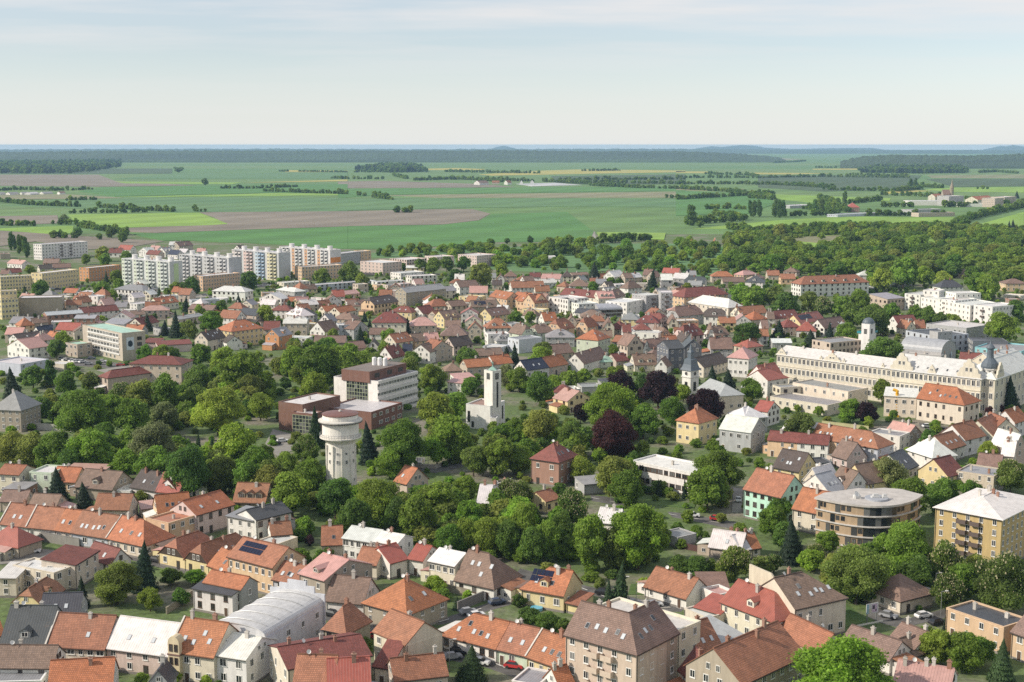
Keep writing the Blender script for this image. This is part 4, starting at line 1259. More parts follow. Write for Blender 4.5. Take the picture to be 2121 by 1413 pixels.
BLOS = [quads_mesh('blossom', blossom_np(i), None, 'blossom') for i in range(4)]
def trunk_mesh():
    b = MB(); b.tube([(.5, 0), (.36, .15), (.30, .5), (.22, .8), (.1, 1.0)], 8)
    for a in (0.3, 1.8, 3.4, 5.0): b.bar((0, 0, .45 + .05 * a), (1.6 * math.cos(a), 1.6 * math.sin(a), .85 + .03 * a), .11)
    return b.mesh('trunk', ['bark'])
TRUNK = trunk_mesh()
LEAF = dict(b=(.142, .222, .032), B=(.185, .295, .036), d=(.100, .168, .032), o=(.168, .212, .046), y=(.190, .265, .042), c=(.050, .088, .036), C=(.030, .054, .030), p=(.085, .148, .034),
            u=(.030, .013, .015), U=(.075, .024, .026), h=(.115, .170, .036), w=(.150, .185, .075))
TDESC = dict(b='green broadleaf tree', B='bright green leafy tree', d='dark green broadleaf tree', o='olive green tree', y='yellow-green leafy tree', c='green conifer', C='dark conifer', p='slender columnar poplar',
             u='dark purple-leaved beech', U='reddish purple-leaved beech', h='horse chestnut with cream blossom', w='thinly leafed greyish tree')
TNAME = dict(c='conifer', C='conifer', p='poplar_tree', u='copper_beech', U='copper_beech', h='chestnut_tree')
trnd = random.Random(21); NTREE = 0
def tree(px, py, w, t='b', asp=None, label=None, group=None):
    global NTREE
    NTREE += 1
    base = {'c': 2.3, 'C': 2.3, 'p': 3.6}.get(t, 1.12)
    asp = asp or base * trnd.uniform(.95, 1.1)
    hgt = 10.0
    asp = max(asp, .6)
    for _ in range(12):
        P = at(px, py, min(hgt, 40)); wm = w * P.y / F; hgt = asp * wm
    near = wm * F / P.y > 46 and P.y < 800
    shape = 'con' if t in 'cC' else ('pop' if t == 'p' else ('tall' if asp > 1.4 else 'round'))
    root = empty(TNAME.get(t, 'broadleaf_tree'), (P.x, P.y + wm * .25, 0), trnd.uniform(0, 6.28))
    lod = 'n' if near else 'm'
    if w > 95 and shape in ('round', 'tall') and P.y < 560: lod = 'x'
    i = trnd.randrange(len(CM[shape, lod])); z0 = {'con': .04, 'pop': .03}.get(shape, .07) * hgt
    link('crown', CM[shape, lod][i], root, jit(LEAF[t], .16, trnd), (0, 0, z0), (trnd.uniform(-.08, .08), trnd.uniform(-.08, .08), 0), (wm * trnd.uniform(.98, 1.16), wm * trnd.uniform(.98, 1.16), hgt - z0))
    link('trunk', TRUNK, root, None, (0, 0, 0), None, (max(.25, wm * .07), max(.25, wm * .07), hgt * .62))
    if t == 'h': link('blossom', BLOS[i % 4], root, None, (0, 0, z0), None, (wm * 1.02, wm * 1.02, hgt - z0))
    d = TDESC[t]
    if w > 85 and t not in 'cCp': d = 'large ' + d
    elif wm < 5: d = 'small ' + d
    tag(root, label, 'tree', group, d, (px, py + w * .5)); return root
TREES = {'Z': '''690,992,92,d 777,988,104,b 805,932,58,b 904,994,86,b 963,983,58,y 1057,993,70,h 832,868,102,b 904,904,60,B 932,856,92,b 899,810,78,y 1036,904,74,b 1067,919,66,b 980,924,64,o 764,872,50,C,1.9 631,899,56,h 652,840,38,c
585,937,66,b 636,952,80,b 600,975,92,b 560,950,80,o 608,715,58,b 657,712,88,b 703,716,86,b 748,726,68,b 647,769,58,b 621,751,52,b 590,780,26,d 774,730,52,o 848,736,48,o 894,752,58,b 900,772,40,b 975,781,40,b 1047,753,46,w 942,810,58,b 744,750,34,y
1075,759,48,b 1119,769,62,d 1073,863,54,b 1119,848,76,o 1075,919,54,B 1182,876,66,d 1127,905,16,C,2.6 1268,850,100,U,1.15 1274,790,100,B 1335,838,68,b 1236,812,34,b 1203,835,38,u 1289,767,64,u 1366,763,72,u,1.25 1334,774,24,p,2.6 1394,822,56,b 1465,803,76,u 1417,795,38,b 1478,756,38,C,1.6 1513,764,42,C,1.4 1559,782,50,b 1531,812,36,o
1334,912,32,y 1478,909,34,b 1493,934,100,b 1470,965,92,b 1279,945,86,o 1205,945,60,y 1297,975,68,b 1080,996,54,h 1187,1013,76,h 1080,1029,68,B 1420,990,14,C,3.2 1366,992,16,c 1119,715,52,b 1271,759,36,b 1273,716,24,b 1180,765,36,b 1210,762,30,b 1150,775,40,b
1085,1040,66,b,1.9 1137,1076,58,b,1.7 1160,1058,60,d,1.7 1222,1066,84,b,1.55 1325,1046,122,B,1.25 1050,1075,60,d,1.6 1010,1070,64,b,1.5 935,1088,66,b 860,1020,78,b,1.5 965,1070,56,b,1.6 820,1030,70,d,1.4 730,1030,80,d,1.4 1270,1090,70,d,1.5 1110,1090,60,d,1.5
1285,1163,44,c 1260,1200,30,c 1527,1131,80,h 1580,1150,46,h 1410,1152,54,d,1 1447,1152,56,d,1 1475,1160,42,d,1 1445,1088,28,B 1428,1058,10,d 1482,1068,10,d 1075,1232,32,d,1 1097,1260,52,d,.9 1135,1270,52,d,.9 1165,1282,38,d,1
1647,1072,62,C,1.7 1605,1048,68,b 1605,1148,40,h 1693,1128,52,h 1715,1098,52,b 1785,1132,128,o 1883,1082,128,b 1966,1123,90,h 2046,1098,60,b 2000,1165,78,b 1970,1190,78,h 2091,1150,124,h 1903,1148,78,d 1760,1331,214,B,1.0 1953,1305,82,y 2003,1310,78,b 2035,1318,64,b 2083,1325,58,c,1.7 1918,1295,40,b 1960,1275,16,C,2.8 1905,1254,18,d,1
1833,697,86,d,.95 1835,784,46,b 1766,825,52,b 1799,832,44,u 2102,778,44,C,1.8 2051,842,22,U 2071,834,20,U 1845,945,78,w 1890,988,92,b 1957,988,72,d 2023,995,72,b 2102,950,66,h 2049,914,48,b 1649,1010,60,y 1615,1026,58,b 1666,853,78,o 1653,838,16,b 1697,840,22,y 1801,862,24,b 1931,888,42,d 1630,1080,60,d
63,755,44,d 98,747,24,p,2.4 132,766,48,b 158,803,102,b 182,771,40,h 246,792,54,h 285,785,70,o 333,774,62,b,1.5 264,824,82,b 335,832,60,w 224,814,54,b 407,753,54,d 404,798,60,d 444,800,102,y 517,774,62,o 496,724,102,b 459,716,60,b 412,711,46,b 330,713,48,b 351,716,42,d 296,713,36,b 536,813,54,b
209,874,54,b 182,888,88,B 304,874,102,w 483,877,88,B 312,924,82,b 383,922,106,d 253,930,60,B 16,893,68,o 53,895,72,o 100,895,72,b 140,930,60,d 232,955,42,b 449,943,76,o 528,922,68,b 515,953,82,b 549,964,82,o 113,969,52,C,1.5 169,998,46,C,1.4 288,1017,30,o 384,901,14,c 408,896,14,c 438,903,16,c 470,960,60,d 345,940,60,b 20,760,40,C,1.7
''', 'K2': '''930,428,390,o,1 1225,640,220,b,1 1160,243,240,C,1.9 665,540,130,C,2.2 1400,470,210,d,.8 1600,490,200,B,.7 1480,640,180,d,.9 880,1240,110,B 1160,1335,120,y 1440,1318,120,B 1700,1360,110,y 1800,1400,90,d 620,1215,50,d 1900,800,90,b,.8''',
'K3': '''405,40,150,B 440,190,90,u 370,300,170,b 530,310,160,b 1780,1115,270,c,1.25 1600,100,240,B 1840,88,260,b 1480,535,200,b,.9 1560,640,130,d,.9 1660,700,70,c,1.8 1750,650,90,B 900,1055,180,d,.8 600,300,110,o 1440,1340,150,o,.9 1500,1380,120,b''',
'M0': '''85,40,40,p 115,62,38,p 150,62,42,p 178,70,40,p 212,78,48,p 830,152,125,y 705,220,90,b 860,210,120,b 1040,195,105,y 240,310,80,y 320,430,150,d 870,360,60,c 950,348,110,b 840,443,150,b 970,423,100,b 680,360,64,b 1240,470,84,C,1.5 1310,488,72,c 1450,450,115,b 1560,408,180,d 200,480,64,c,1.6 2050,360,160,d 1530,568,62,C 1830,598,112,b 1972,558,80,C,1.5 1640,640,105,b 1215,713,92,C,1.7 1350,770,92,C,1.5 1440,688,125,C,1.9 1560,770,140,o 1732,690,200,b 500,860,155,b 450,930,155,d 320,930,95,d 920,515,90,b 1850,660,50,B 1150,530,60,d 1380,500,60,b 635,-2,70,d 915,-5,95,d 1010,42,82,d 1960,690,50,d''',
'M1': '''770,278,175,d 870,378,125,y 550,335,135,b 1215,295,72,d 1360,258,115,d 1470,248,135,d 1580,238,125,d 1720,235,115,b 1860,288,195,o 1650,340,125,d 2000,188,115,B 2040,288,125,B 1040,500,95,b 1510,553,155,o 80,638,155,b 270,608,30,p,2.5 310,618,30,p,2.5 350,615,30,p,2.5 570,640,40,p,2.3 618,638,42,p,2.5 860,818,95,C,1.7 1250,748,95,C,1.7 630,838,125,b 1100,838,155,b 1720,988,135,d 1775,1000,155,d 2080,985,95,C,1.7 780,960,90,b 900,690,50,C,2 1150,640,70,b 940,750,40,C,2 1580,770,50,b 740,340,60,b 1020,170,60,d 2080,90,50,d''',
'M2': '''690,288,115,C,1.4 1165,348,115,C,1.6 820,408,95,b 890,420,70,d 680,448,105,b 990,708,115,b 150,698,105,y 30,690,130,b 290,678,50,C,1.8 1790,738,95,b 1960,783,265,d,.9 1610,930,72,d 30,958,105,C 250,948,190,o 850,968,105,b 1900,458,155,B 2000,478,205,b 2090,508,130,b 1460,458,85,y 560,490,80,b 1080,700,60,d 700,430,60,b 1240,700,70,b 510,880,60,b 1860,340,70,b 150,70,60,d 430,100,130,d''',
'M3': '''60,478,185,o 150,528,205,d 350,528,175,o 470,568,165,h 620,558,175,b 780,508,175,b 880,628,260,d 700,618,205,d 1020,618,185,b 1240,640,135,b 1330,650,155,d 1440,700,120,d 950,730,155,d 100,770,125,C,1.2 370,850,155,C,1 520,778,64,C 660,785,185,y 1150,228,265,y 1310,318,155,B 1470,358,155,y 1750,370,205,b 1850,378,205,b 1930,328,82,C,1.6 1960,688,260,b 2080,598,160,d 1560,718,85,b 960,338,175,y 1050,368,125,o 250,300,90,B 180,310,70,b 1680,640,80,d 450,40,60,b 810,10,130,y 1100,70,180,b 1250,60,160,b''',
'F0': '''1250,258,40,d,1.3 1085,198,50,d,.6 675,558,66,d,1 745,588,60,d,.8 465,560,42,d 385,480,55,w 600,595,40,d''',
'F2': '''90,425,58,p,2.2 460,395,28,p,3.6 478,396,30,p,3.4 515,393,32,p,3.3 605,385,36,p,3.2 640,392,40,p,2.8 660,395,36,p,2.8 845,392,26,p,3.2 893,380,32,p,3 1033,335,30,p,4 1430,262,22,p,3 1460,260,18,p,3 2082,338,30,C,1.6 2060,510,40,C,2 2035,520,34,C,2 1840,545,30,C,2 150,520,55,d,.8'''}
def plant():
    for c, tx in TREES.items():
        for t in tx.split():
            p = t.split(','); x, y = cpx(c, float(p[0]), float(p[1])); w = float(p[2]) / CROP[c][2]
            tree(x, y, w, p[3] if len(p) > 3 else 'b', float(p[4]) if len(p) > 4 else None)
# ---- vegetation nobody could count: woods, hedgerows, garden shrubs (one mesh each)
KADJ = dict(b='mid green', d='dark green', o='olive green', y='yellow-green', B='bright green', C='blackish green')
def mass(name, pts, kinds, label, shape=('round', 'tall'), lod='m'):
    g = random.Random(len(pts)); ks = [g.choice(kinds) for _ in pts]
    for t in sorted(set(kinds)): mass_of(name, [p for p, k in zip(pts, ks) if k == t], t, KADJ[t] + ' crowns of the ' + label, shape, lod)
def mass_of(name, pts, kinds, label, shape, lod):
    """points that carry one crown each: geometry nodes, because nobody could count them"""
    g = np.random.default_rng(len(pts)); src = bpy.data.collections.new(name + '_crowns')
    k = 0
    for t in kinds:
        for sh in shape:
            for me in CM[sh, lod][:2]:
                o = bpy.data.objects.new(f'crown_{k:03d}', me); o.color = (*LEAF[t], 1); src.objects.link(o); k += 1
    me = bpy.data.meshes.new(name); n = len(pts); P = np.array(pts, dtype=np.float32)
    me.vertices.add(n); me.vertices.foreach_set('co', np.column_stack([P[:, 0], P[:, 1], -.04 * P[:, 3]]).astype(np.float32).ravel())
    a = me.attributes.new('size', 'FLOAT_VECTOR', 'POINT'); a.data.foreach_set('vector', np.column_stack([P[:, 2], P[:, 2], P[:, 3]]).astype(np.float32).ravel())
    a = me.attributes.new('turn', 'FLOAT_VECTOR', 'POINT'); a.data.foreach_set('vector', np.column_stack([g.normal(0, .06, n), g.normal(0, .06, n), g.random(n) * 6.28]).astype(np.float32).ravel())
    a = me.attributes.new('pick', 'INT', 'POINT'); a.data.foreach_set('value', g.integers(0, k, n).astype(np.int32))
    o = link(name, me, None, LEAF[kinds]); gn = bpy.data.node_groups.new(name, 'GeometryNodeTree')
    gn.interface.new_socket('Geometry', in_out='INPUT', socket_type='NodeSocketGeometry'); gn.interface.new_socket('Geometry', in_out='OUTPUT', socket_type='NodeSocketGeometry')
    N, L = gn.nodes, gn.links; i_, o_ = N.new('NodeGroupInput'), N.new('NodeGroupOutput')
    ip = N.new('GeometryNodeInstanceOnPoints'); ci = N.new('GeometryNodeCollectionInfo'); ci.inputs['Collection'].default_value = src; ci.inputs['Separate Children'].default_value = True; ci.inputs['Reset Children'].default_value = True
    def attr(nm, ty):
        q = N.new('GeometryNodeInputNamedAttribute'); q.data_type = ty; q.inputs['Name'].default_value = nm; return q.outputs['Attribute']
    L.new(i_.outputs[0], ip.inputs['Points']); L.new(ci.outputs[0], ip.inputs['Instance']); ip.inputs['Pick Instance'].default_value = True
    L.new(attr('pick', 'INT'), ip.inputs['Instance Index']); L.new(attr('turn', 'FLOAT_VECTOR'), ip.inputs['Rotation']); L.new(attr('size', 'FLOAT_VECTOR'), ip.inputs['Scale'])
    L.new(ip.outputs[0], o_.inputs[0]); md = o.modifiers.new('crowns', 'NODES'); md.node_group = gn
    return struct(o, 'stuff', label)
def inside(x, y, P):
    r = False
    for (x0, y0), (x1, y1) in zip(P, P[1:] + P[:1]):
        if (y0 > y) != (y1 > y) and x < (x1 - x0) * (y - y0) / (y1 - y0) + x0: r = not r
    return r
def hits_house(x, y, m=0.5):
    for p, rad, A, ang, L, D in FOOT:
        dx, dy = x - p.x, y - p.y
        if dx * dx + dy * dy > (rad * 1.5 + m) ** 2: continue
        ux, uy = x - A.x, y - A.y; lx = ux * math.cos(ang) + uy * math.sin(ang); ly = -ux * math.sin(ang) + uy * math.cos(ang)
        if -m < lx < L + m and -m < ly < D + m: return True
    return False
def scatter(poly, spacing, wr, asp, seed, avoid=False):
    P = [at(*pair(q)) for q in poly.split()]; P = [(p.x, p.y) for p in P]; g = random.Random(seed)
    x0, x1 = min(p[0] for p in P), max(p[0] for p in P); y0, y1 = min(p[1] for p in P), max(p[1] for p in P); out = []
    y = y0
    while y < y1:
        x = x0
        while x < x1:
            xx, yy = x + g.uniform(-.5, .5) * spacing, y + g.uniform(-.5, .5) * spacing
            if inside(xx, yy, P) and not (avoid and hits_house(xx, yy, .6)):
                w = g.uniform(*wr); out.append((xx, yy, w, w * g.uniform(*asp)))
            x += spacing
        y += spacing
    return out
def infill():
    """the small houses that close the gaps between the far rows"""
    g = random.Random(5); n = 0; hold = House(); hold.root = empty('small_houses', (0, 0, 0)); struct(hold.root, 'stuff', 'small far houses crowded between the named ones')
    for pl, sp in (('10,625 300,600 620,602 1000,585 1400,585 1560,640 1570,725 1400,750 1180,735 1000,735 700,700 420,690 300,700 20,735', 13), ('1600,900 1720,940 1900,930 2110,900 2115,990 1980,1000 1830,960 1640,960', 13)):
        for x, y, w, h in sorted(scatter(pl, sp, (7.5, 11), (.7, .95), 61), key=lambda q: g.random()):
            if n >= 120: return
            near = min(HOUSES, key=lambda q: (q.A.x - x) ** 2 + (q.A.y - y) ** 2); a = near.ang; D = g.uniform(6.5, 9); hh = g.choice((3.2, 4.5, 5.5, 6)); ca, sa = math.cos(a), math.sin(a)
            pts = [Vector((x + ca * u * w - sa * v * D, y + sa * u * w + ca * v * D, 0)) for u in (0, .33, .66, 1) for v in (0, .33, .66, 1)]
            if any(hits_in(p, FOOT, .6) for p in pts): continue
            t = g.choice('gggphff'); pa = to_px((x, y, hh)); pb = to_px((x + ca * w, y + sa * w, hh))
            q = house('Z', t, pa, pb, D, hh, .3 if t == 'f' else g.uniform(2.6, 4), g.choice('wwwccboyp'), g.choice('WGWS') if t == 'f' else g.choice('TTOBBPWG'), {}, 'outbuilding' if t == 'f' and hh < 4 else 'house', None, 'shed' if t == 'f' and hh < 4 else 'house')
            absorb(hold, q); HOUSES.remove(q); n += 1
    print('INFILL', n)
def along(c, tx, wr, asp, gap, seed):
    g = random.Random(seed); out = []
    for ln in tx.strip().splitlines():
        P = [cat(c, *pair(q)) for q in ln.split()]
        for a, b in zip(P, P[1:]):
            d = b - a; n = max(1, int(d.length / gap))
            for k in range(n):
                p = a + d * ((k + g.random()) / n); w = g.uniform(*wr); out.append((p.x + g.uniform(-2, 2), p.y + g.uniform(-3, 3), w, w * g.uniform(*asp)))
    return out
def woods():
    mead = [[(p.x, p.y) for p in (at(*cpx('F2', *pair(q))) for q in pl.split())] for pl in ('500,630 1080,605 1120,660 900,700 520,700', '80,690 500,690 480,735 60,725', '0,590 200,580 440,635 400,665 0,655', '1150,590 1500,585 1480,610 1180,615', '1500,660 1800,640 1820,665 1520,690', '1850,560 2121,540 2121,585 1800,600')]
    w1 = scatter('1500,515 1600,484 1760,480 1900,478 2000,484 2121,494 2200,540 2160,610 2070,600 1960,575 1860,590 1790,585 1700,575 1620,570 1520,570', 16.5, (7, 19), (.7, 1.1), 1, True)
    w1 = [q for q in w1 if not any(inside(q[0], q[1], m) for m in mead)]
    w1.sort(key=lambda q: q[1])
    front, rest = w1[:70], w1[70:]
    front.sort(key=lambda q: q[0] / q[1])
    for k, (x, y, w, h) in enumerate(front):
        px, py = to_px((x, y, h)); tree(px, py, w * F / y, trnd.choice('bbdoyb'), h / w, None, 'trees along the near edge of the wood')
    mass('woodland', rest, 'bbdoyb', 'dense mixed wood behind the right side of town')
    w2 = scatter('1060,512 1220,505 1240,520 1400,505 1500,515 1520,570 1380,572 1250,565 1100,560 1010,555 940,548 860,536 720,528 880,516', 19, (4, 14), (.65, 1.1), 2, True)
    mass('thicket', w2, 'bobydB', 'bushy green belt between the town and the green field')
    w3 = scatter('1500,488 1600,474 1700,470 1800,468 1900,466 2121,476 2121,492 1900,480 1760,482 1500,512', 9, (5, 9), (.7, 1.0), 3)
    mass('thicket', w3, 'boyb', 'bushes along the far edge of the wood')
    g1 = scatter('0,560 600,570 1400,570 2121,575 2121,760 1500,760 1200,720 600,720 0,740', 11, (2.2, 5.0), (.7, 1.1), 4, True)
    mass('garden_shrubs', g1, 'bodB', 'shrubs in the gardens between the far houses', lod='f')
    g2 = scatter('0,760 700,730 1500,760 2121,780 2121,1080 1450,1130 1300,1260 1000,1200 600,1120 300,1010 0,950', 11, (2.2, 5.2), (.6, 1.0), 5, True)
    mass('garden_shrubs', g2, 'bobdB', 'shrubs between the nearer houses and in the park')
    belt = []
    for k, pl in enumerate(('0,960 200,965 400,985 560,1010 640,1080 760,1115 870,1135 1000,1150 1130,1165 1270,1180 1400,1165 1390,1130 1240,1105 1100,1085 950,1065 820,1045 700,1025 600,975 430,935 200,932 0,925',
                            '30,870 330,900 420,880 560,860 560,790 480,770 400,800 330,850 120,830', '570,780 640,800 690,770 760,748 870,762 880,748 740,730 600,725',
                            '880,885 960,930 1060,905 1110,885 1230,905 1330,895 1330,965 1230,985 1150,962 1000,960 900,955', '1600,1145 1760,1190 1950,1180 2121,1200 2121,1260 2000,1230 1880,1190 1790,1260 1750,1235 1640,1195', '1500,1000 1530,1060 1300,1022 1290,1000')):
        belt += scatter(pl, 8.5, (5.5, 10), (.75, 1.15), 40 + k, True)
    mass('undergrowth', belt, 'bbodB', 'leafy undergrowth filling the gaps between the park trees')
    print('BELT', len(belt), 'W', len(w1), len(w2), len(w3), len(g1), len(g2))
    e = along('F0', '''0,408 180,428 500,440
600,444 1065,470
430,478 900,472
1340,328 1550,328 1810,318
1600,345 2121,362
320,545 470,548
480,560 780,612
0,552 220,556
390,400 600,396
1060,205 1120,210
0,340 130,335 350,340 560,333
2020,265 2121,268
1180,466 1260,468
1700,222 1760,224
1820,224 2121,228
310,630 470,630''', (6, 12), (.7, 1.2), 6, 1)
    mass('hedgerow', e, 'dbd', 'hedges and field trees across the left plain', lod='f')
    e = along('F1', '''0,360 50,362
110,370 165,372
210,382 330,396
340,472 450,474
10,268 290,270
100,228 330,228
340,250 420,268
460,278 760,270 1000,288
560,268 900,275 1200,285
1250,285 1540,300
1350,290 2121,300
1340,275 2121,272
650,225 1000,232 1240,235
1490,220 1720,218
1540,310 1850,325 2121,330
2000,385 2050,385
1920,640 1540,665
1330,660 1480,670''', (8, 16), (.7, 1.1), 8, 2)
    mass('hedgerow', e, 'dbd', 'tree lines and village trees in the middle of the plain', lod='f')
    e = along('F2', '''0,330 300,345 600,390
0,300 400,300 830,310
0,262 180,262 500,262
0,395 600,360
900,335 1350,345 1500,330
500,262 900,255 1430,262
560,300 960,325
1060,245 1430,252
60,545 430,520
230,490 430,515
600,495 980,490
850,420 1050,470
870,390 990,430
1040,420 1250,400
1240,440 1450,440
1250,365 1640,380
1700,545 1850,500 2121,440
1180,492 1640,492
1620,440 2121,430
780,450 1000,480
520,595 1000,590 1500,570 1800,560
860,575 1200,570
1830,330 1900,330
1420,310 1620,325
1760,400 1840,405
300,570 480,600 640,600
180,455 250,450 440,455
440,385 590,395
1110,215 1300,200 1600,205 1750,225
1850,230 1950,225 2080,235
180,240 430,245 500,255
590,170 720,165 790,160
850,200 980,200''', (8, 15), (.7, 1.1), 8, 3)
    mass('hedgerow', e, 'dbd', 'tree lines and orchards across the right plain', lod='f')
    w4 = scatter('1775,358 1830,346 1900,344 1990,349 2010,359 1900,360', 22, (14, 22), (.9, 1.3), 9)
    mass('woodland', w4, 'dCd', 'dark isolated wood on the right plain', lod='f')
    w5 = scatter('735,353 800,344 860,345 885,357 800,358', 24, (14, 22), (.9, 1.3), 10)
    mass('woodland', w5, 'dCd', 'dark isolated wood in the middle of the plain', lod='f')
    w6 = scatter('-40,360 0,338 250,336 250,346 160,360', 40, (16, 26), (.8, 1.2), 12)
    mass('woodland', w6, 'dCd', 'blue-dark wood on the left plain', lod='f')
# ---------------------------------------------------------------- landmarks
from mathutils import Matrix
def absorb(main, sub):                      # make a second mass part of the first building
    mm = Matrix.LocRotScale(main.root.location, main.root.rotation_euler, None).inverted() @ Matrix.LocRotScale(sub.root.location, sub.root.rotation_euler, None)
    for ch in [o for o in COL.objects if o.parent is sub.root]:
        ch.parent = main.root; m = mm @ Matrix.LocRotScale(ch.location, ch.rotation_euler, ch.scale)
        ch.location, q, ch.scale = m.decompose(); ch.rotation_euler = q.to_euler()
    global THINGS
    THINGS[:] = [t for t in THINGS if t[0] is not sub.root]
    FOOT.append((sub.W(sub.L / 2, sub.D / 2, 0), max(sub.L, sub.D) / 2 + 1, sub.A, sub.ang, sub.L, sub.D))
    bpy.data.objects.remove(sub.root)
def H_(c, typ, a, b, D, h, r, cr, opts='', name='building', label=None, cat='building'):
    q = house(c, typ, a, b, D, h, r, cr[0], cr[1], parse_opts(opts.split()), name, label, cat)
    FOOT.append((q.W(q.L / 2, q.D / 2, 0), max(q.L, q.D) / 2 + 1, q.A, q.ang, q.L, q.D)); return q
WALL['z'] = (.20, .105, .08); WNAME['z'] = 'brown brick'
MT['teal'] = flatmat('teal_paint', (.02, .22, .26), .5); MT['copper'] = flatmat('slate_blue', (.10, .125, .15), .45); MT['gold'] = flatmat('yellow_paint', (.75, .42, .03), .5)
MT['green_frame'] = flatmat('green_frame', (.30, .34, .22), .5); MT['print'] = flatmat('poster', (.62, .66, .72), .6); MT['print_dark'] = flatmat('poster_dark', (.015, .03, .05), .6)
MT['magenta'] = flatmat('magenta_print', (.35, .03, .12), .6); MT['letter'] = flatmat('letter_paint', (.28, .20, .14), .8); MT['pool'] = flatmat('pool_water', (.10, .42, .62), .1)
MT['navy'] = flatmat('shop_sign', (.03, .03, .045), .5); MT['red'] = flatmat('red_paint', (.45, .03, .03), .35); MT['letter_white'] = flatmat('letter_white', (.7, .7, .68), .6)
def curtain(q, side, x0, x1, z0, z1, nx, nzz, fm='green_frame'):
    """glazed curtain wall: frame grid with panes, on the front (0) or right (1) wall"""
    fb = MB(); w, hh = (x1 - x0) / nx, (z1 - z0) / nzz
    for i in range(nx + 1): fb.box(i * w - .09, i * w + .09, -.14, -.004, 0, z1 - z0)
    for k in range(nzz + 1): fb.box(.09, (x1 - x0) - .09, -.12, -.006, k * hh - .09, k * hh + .09)
    loc, rz = ((x0, 0, z0), 0) if side == 0 else ((q.L, x0, z0), math.pi / 2)
    f = fb.build('curtain_wall', [fm], q.root); f.location = loc; f.rotation_euler = (0, 0, rz)
    pm = MB().box(0.1, w - .1, -.05, -.008, 0.1, hh - .1).mesh('pane', ['glass'])
    for i in range(nx):
        for k in range(nzz): link('pane', pm, f, None, (i * w, 0, k * hh))
def text_on(root, s, size, loc, rot, m, name='lettering', align='CENTER'):
    c = bpy.data.curves.new(name, 'FONT'); c.body = s; c.size = size; c.align_x = align; c.extrude = .015
    o = bpy.data.objects.new(name, c); COL.objects.link(o); o.parent = root; o.location = loc; o.rotation_euler = rot; c.materials.append(MT[m]); return o
def landmarks():
    # --- water tower
    P = at(700, 866, 26.5); t = empty('water_tower', (P.x, P.y + 5.6, 0))
    tag(t, 'round white concrete water tower rising above the park trees', 'water tower', None, None, (702, 930))
    wc = (.76, .73, .66)
    MB().tube([(5.0, 0), (4.75, 6), (4.35, 16.6), (4.3, 17.6), (4.7, 18.2), (5.5, 19.0), (5.6, 19.3)], 40).build('shaft', ['plaster'], t, wc)
    MB().tube([(6.45, 19.3), (6.55, 19.4), (6.55, 19.7), (5.7, 19.72)], 40, 0, False).tube([(5.6, 19.3), (6.45, 19.3)], 40, 0, False).build('gallery', ['plaster'], t, wc)
    MB().tube([(5.68, 19.7), (5.68, 24.5)], 40).build('tank', ['plaster'], t, (.80, .77, .71))
    MB().tube([(5.7, 24.3), (6.85, 24.6), (6.9, 24.95), (5.65, 25.3)], 40, 0, False).build('collar', ['plaster'], t, (.62, .60, .55))
    MB().tube([(6.86, 24.28), (6.93, 24.3), (6.93, 24.58), (6.86, 24.6)], 40, 0, False).build('collar_edge', ['dark'], t)
    MB().tube([(5.55, 25.2), (5.55, 26.7)], 40).build('upper_drum', ['plaster'], t, (.80, .77, .71))
    rf = MB().tube([(5.75, 26.65), (5.75, 26.9), (4, 27.25), (1.2, 27.5)], 40).build('roof', ['metal'], t, (.19, .085, .065))
    MB().tube([(.5, 27.45), (.5, 27.9), (.1, 28.1)], 12).build('vent', ['plaster'], rf, (.6, .58, .55))
    rl = MB()
    for k in range(40):
        a = 2 * math.pi * k / 40; a2 = a + 2 * math.pi / 40; x, y = 6.45 * math.cos(a), 6.45 * math.sin(a); x2, y2 = 6.45 * math.cos(a2), 6.45 * math.sin(a2)
        rl.bar((x, y, 19.7), (x, y, 20.8), .035)
        for z in (20.2, 20.8): rl.bar((x, y, z), (x2, y2, z), .03)
    rl.build('railing', ['steel'], t)
    for k in range(10):
        a = 2 * math.pi * (k + .5) / 10 + .2
        b = MB(); b.box(-.12, .12, -.35, .3, 0, 17.2); o = b.build('pilaster', ['plaster'], t, wc); o.location = (4.55 * math.cos(a), 4.55 * math.sin(a), 0); o.rotation_euler = (0, 0, a + math.pi / 2)
        for z in (5.5, 11.5, 14.4):
            a3 = a + math.pi / 10; r3 = 4.98 - z * .037
            w = link('window', WIN_F['white'], t, None, (r3 * math.cos(a3), r3 * math.sin(a3), z), (0, 0, a3 + math.pi / 2), (.7, 1.2, 1.3 if z < 14 else .8))
    # --- hotel: brown brick and white
    q = H_('A', 'f', (515, 315), (870, 352), 29, 15, .5, 'wG', 'n4 e15 x wide', 'hotel', 'white and brown brick hotel with striped balconies and three rooftop tanks', 'hotel')
    curtain(q, 0, q.L * .30, q.L * .78, 5, 14.2, 8, 6)
    for k in range(1, 5):
        b = MB().box(0, q.D, -.5, -.004, 0, 1.25).build('parapet_band', ['plaster'], q.root, (.68, .66, .62)); b.location = (q.L, 0, k * 3.75 - 1.25); b.rotation_euler = (0, 0, math.pi / 2)
    MB().box(q.L * .2, q.L * .84, -.5, q.D * .9, 14.0, 18.6).build('penthouse', ['plaster'], q.root, WALL['z']); MB().box(q.L * .2 + .4, q.L * .84 - .4, -.1, q.D * .9 - .4, 18.6, 18.62).build('penthouse_roof', ['flat'], q.root, (.2, .17, .15))
    for y0 in (3, 12, 20): MB().box(q.L * .84 + .004, q.L * .84 + .06, y0, y0 + 3.5, 15.6, 17.4).build('louvre', ['dark'], q.root)
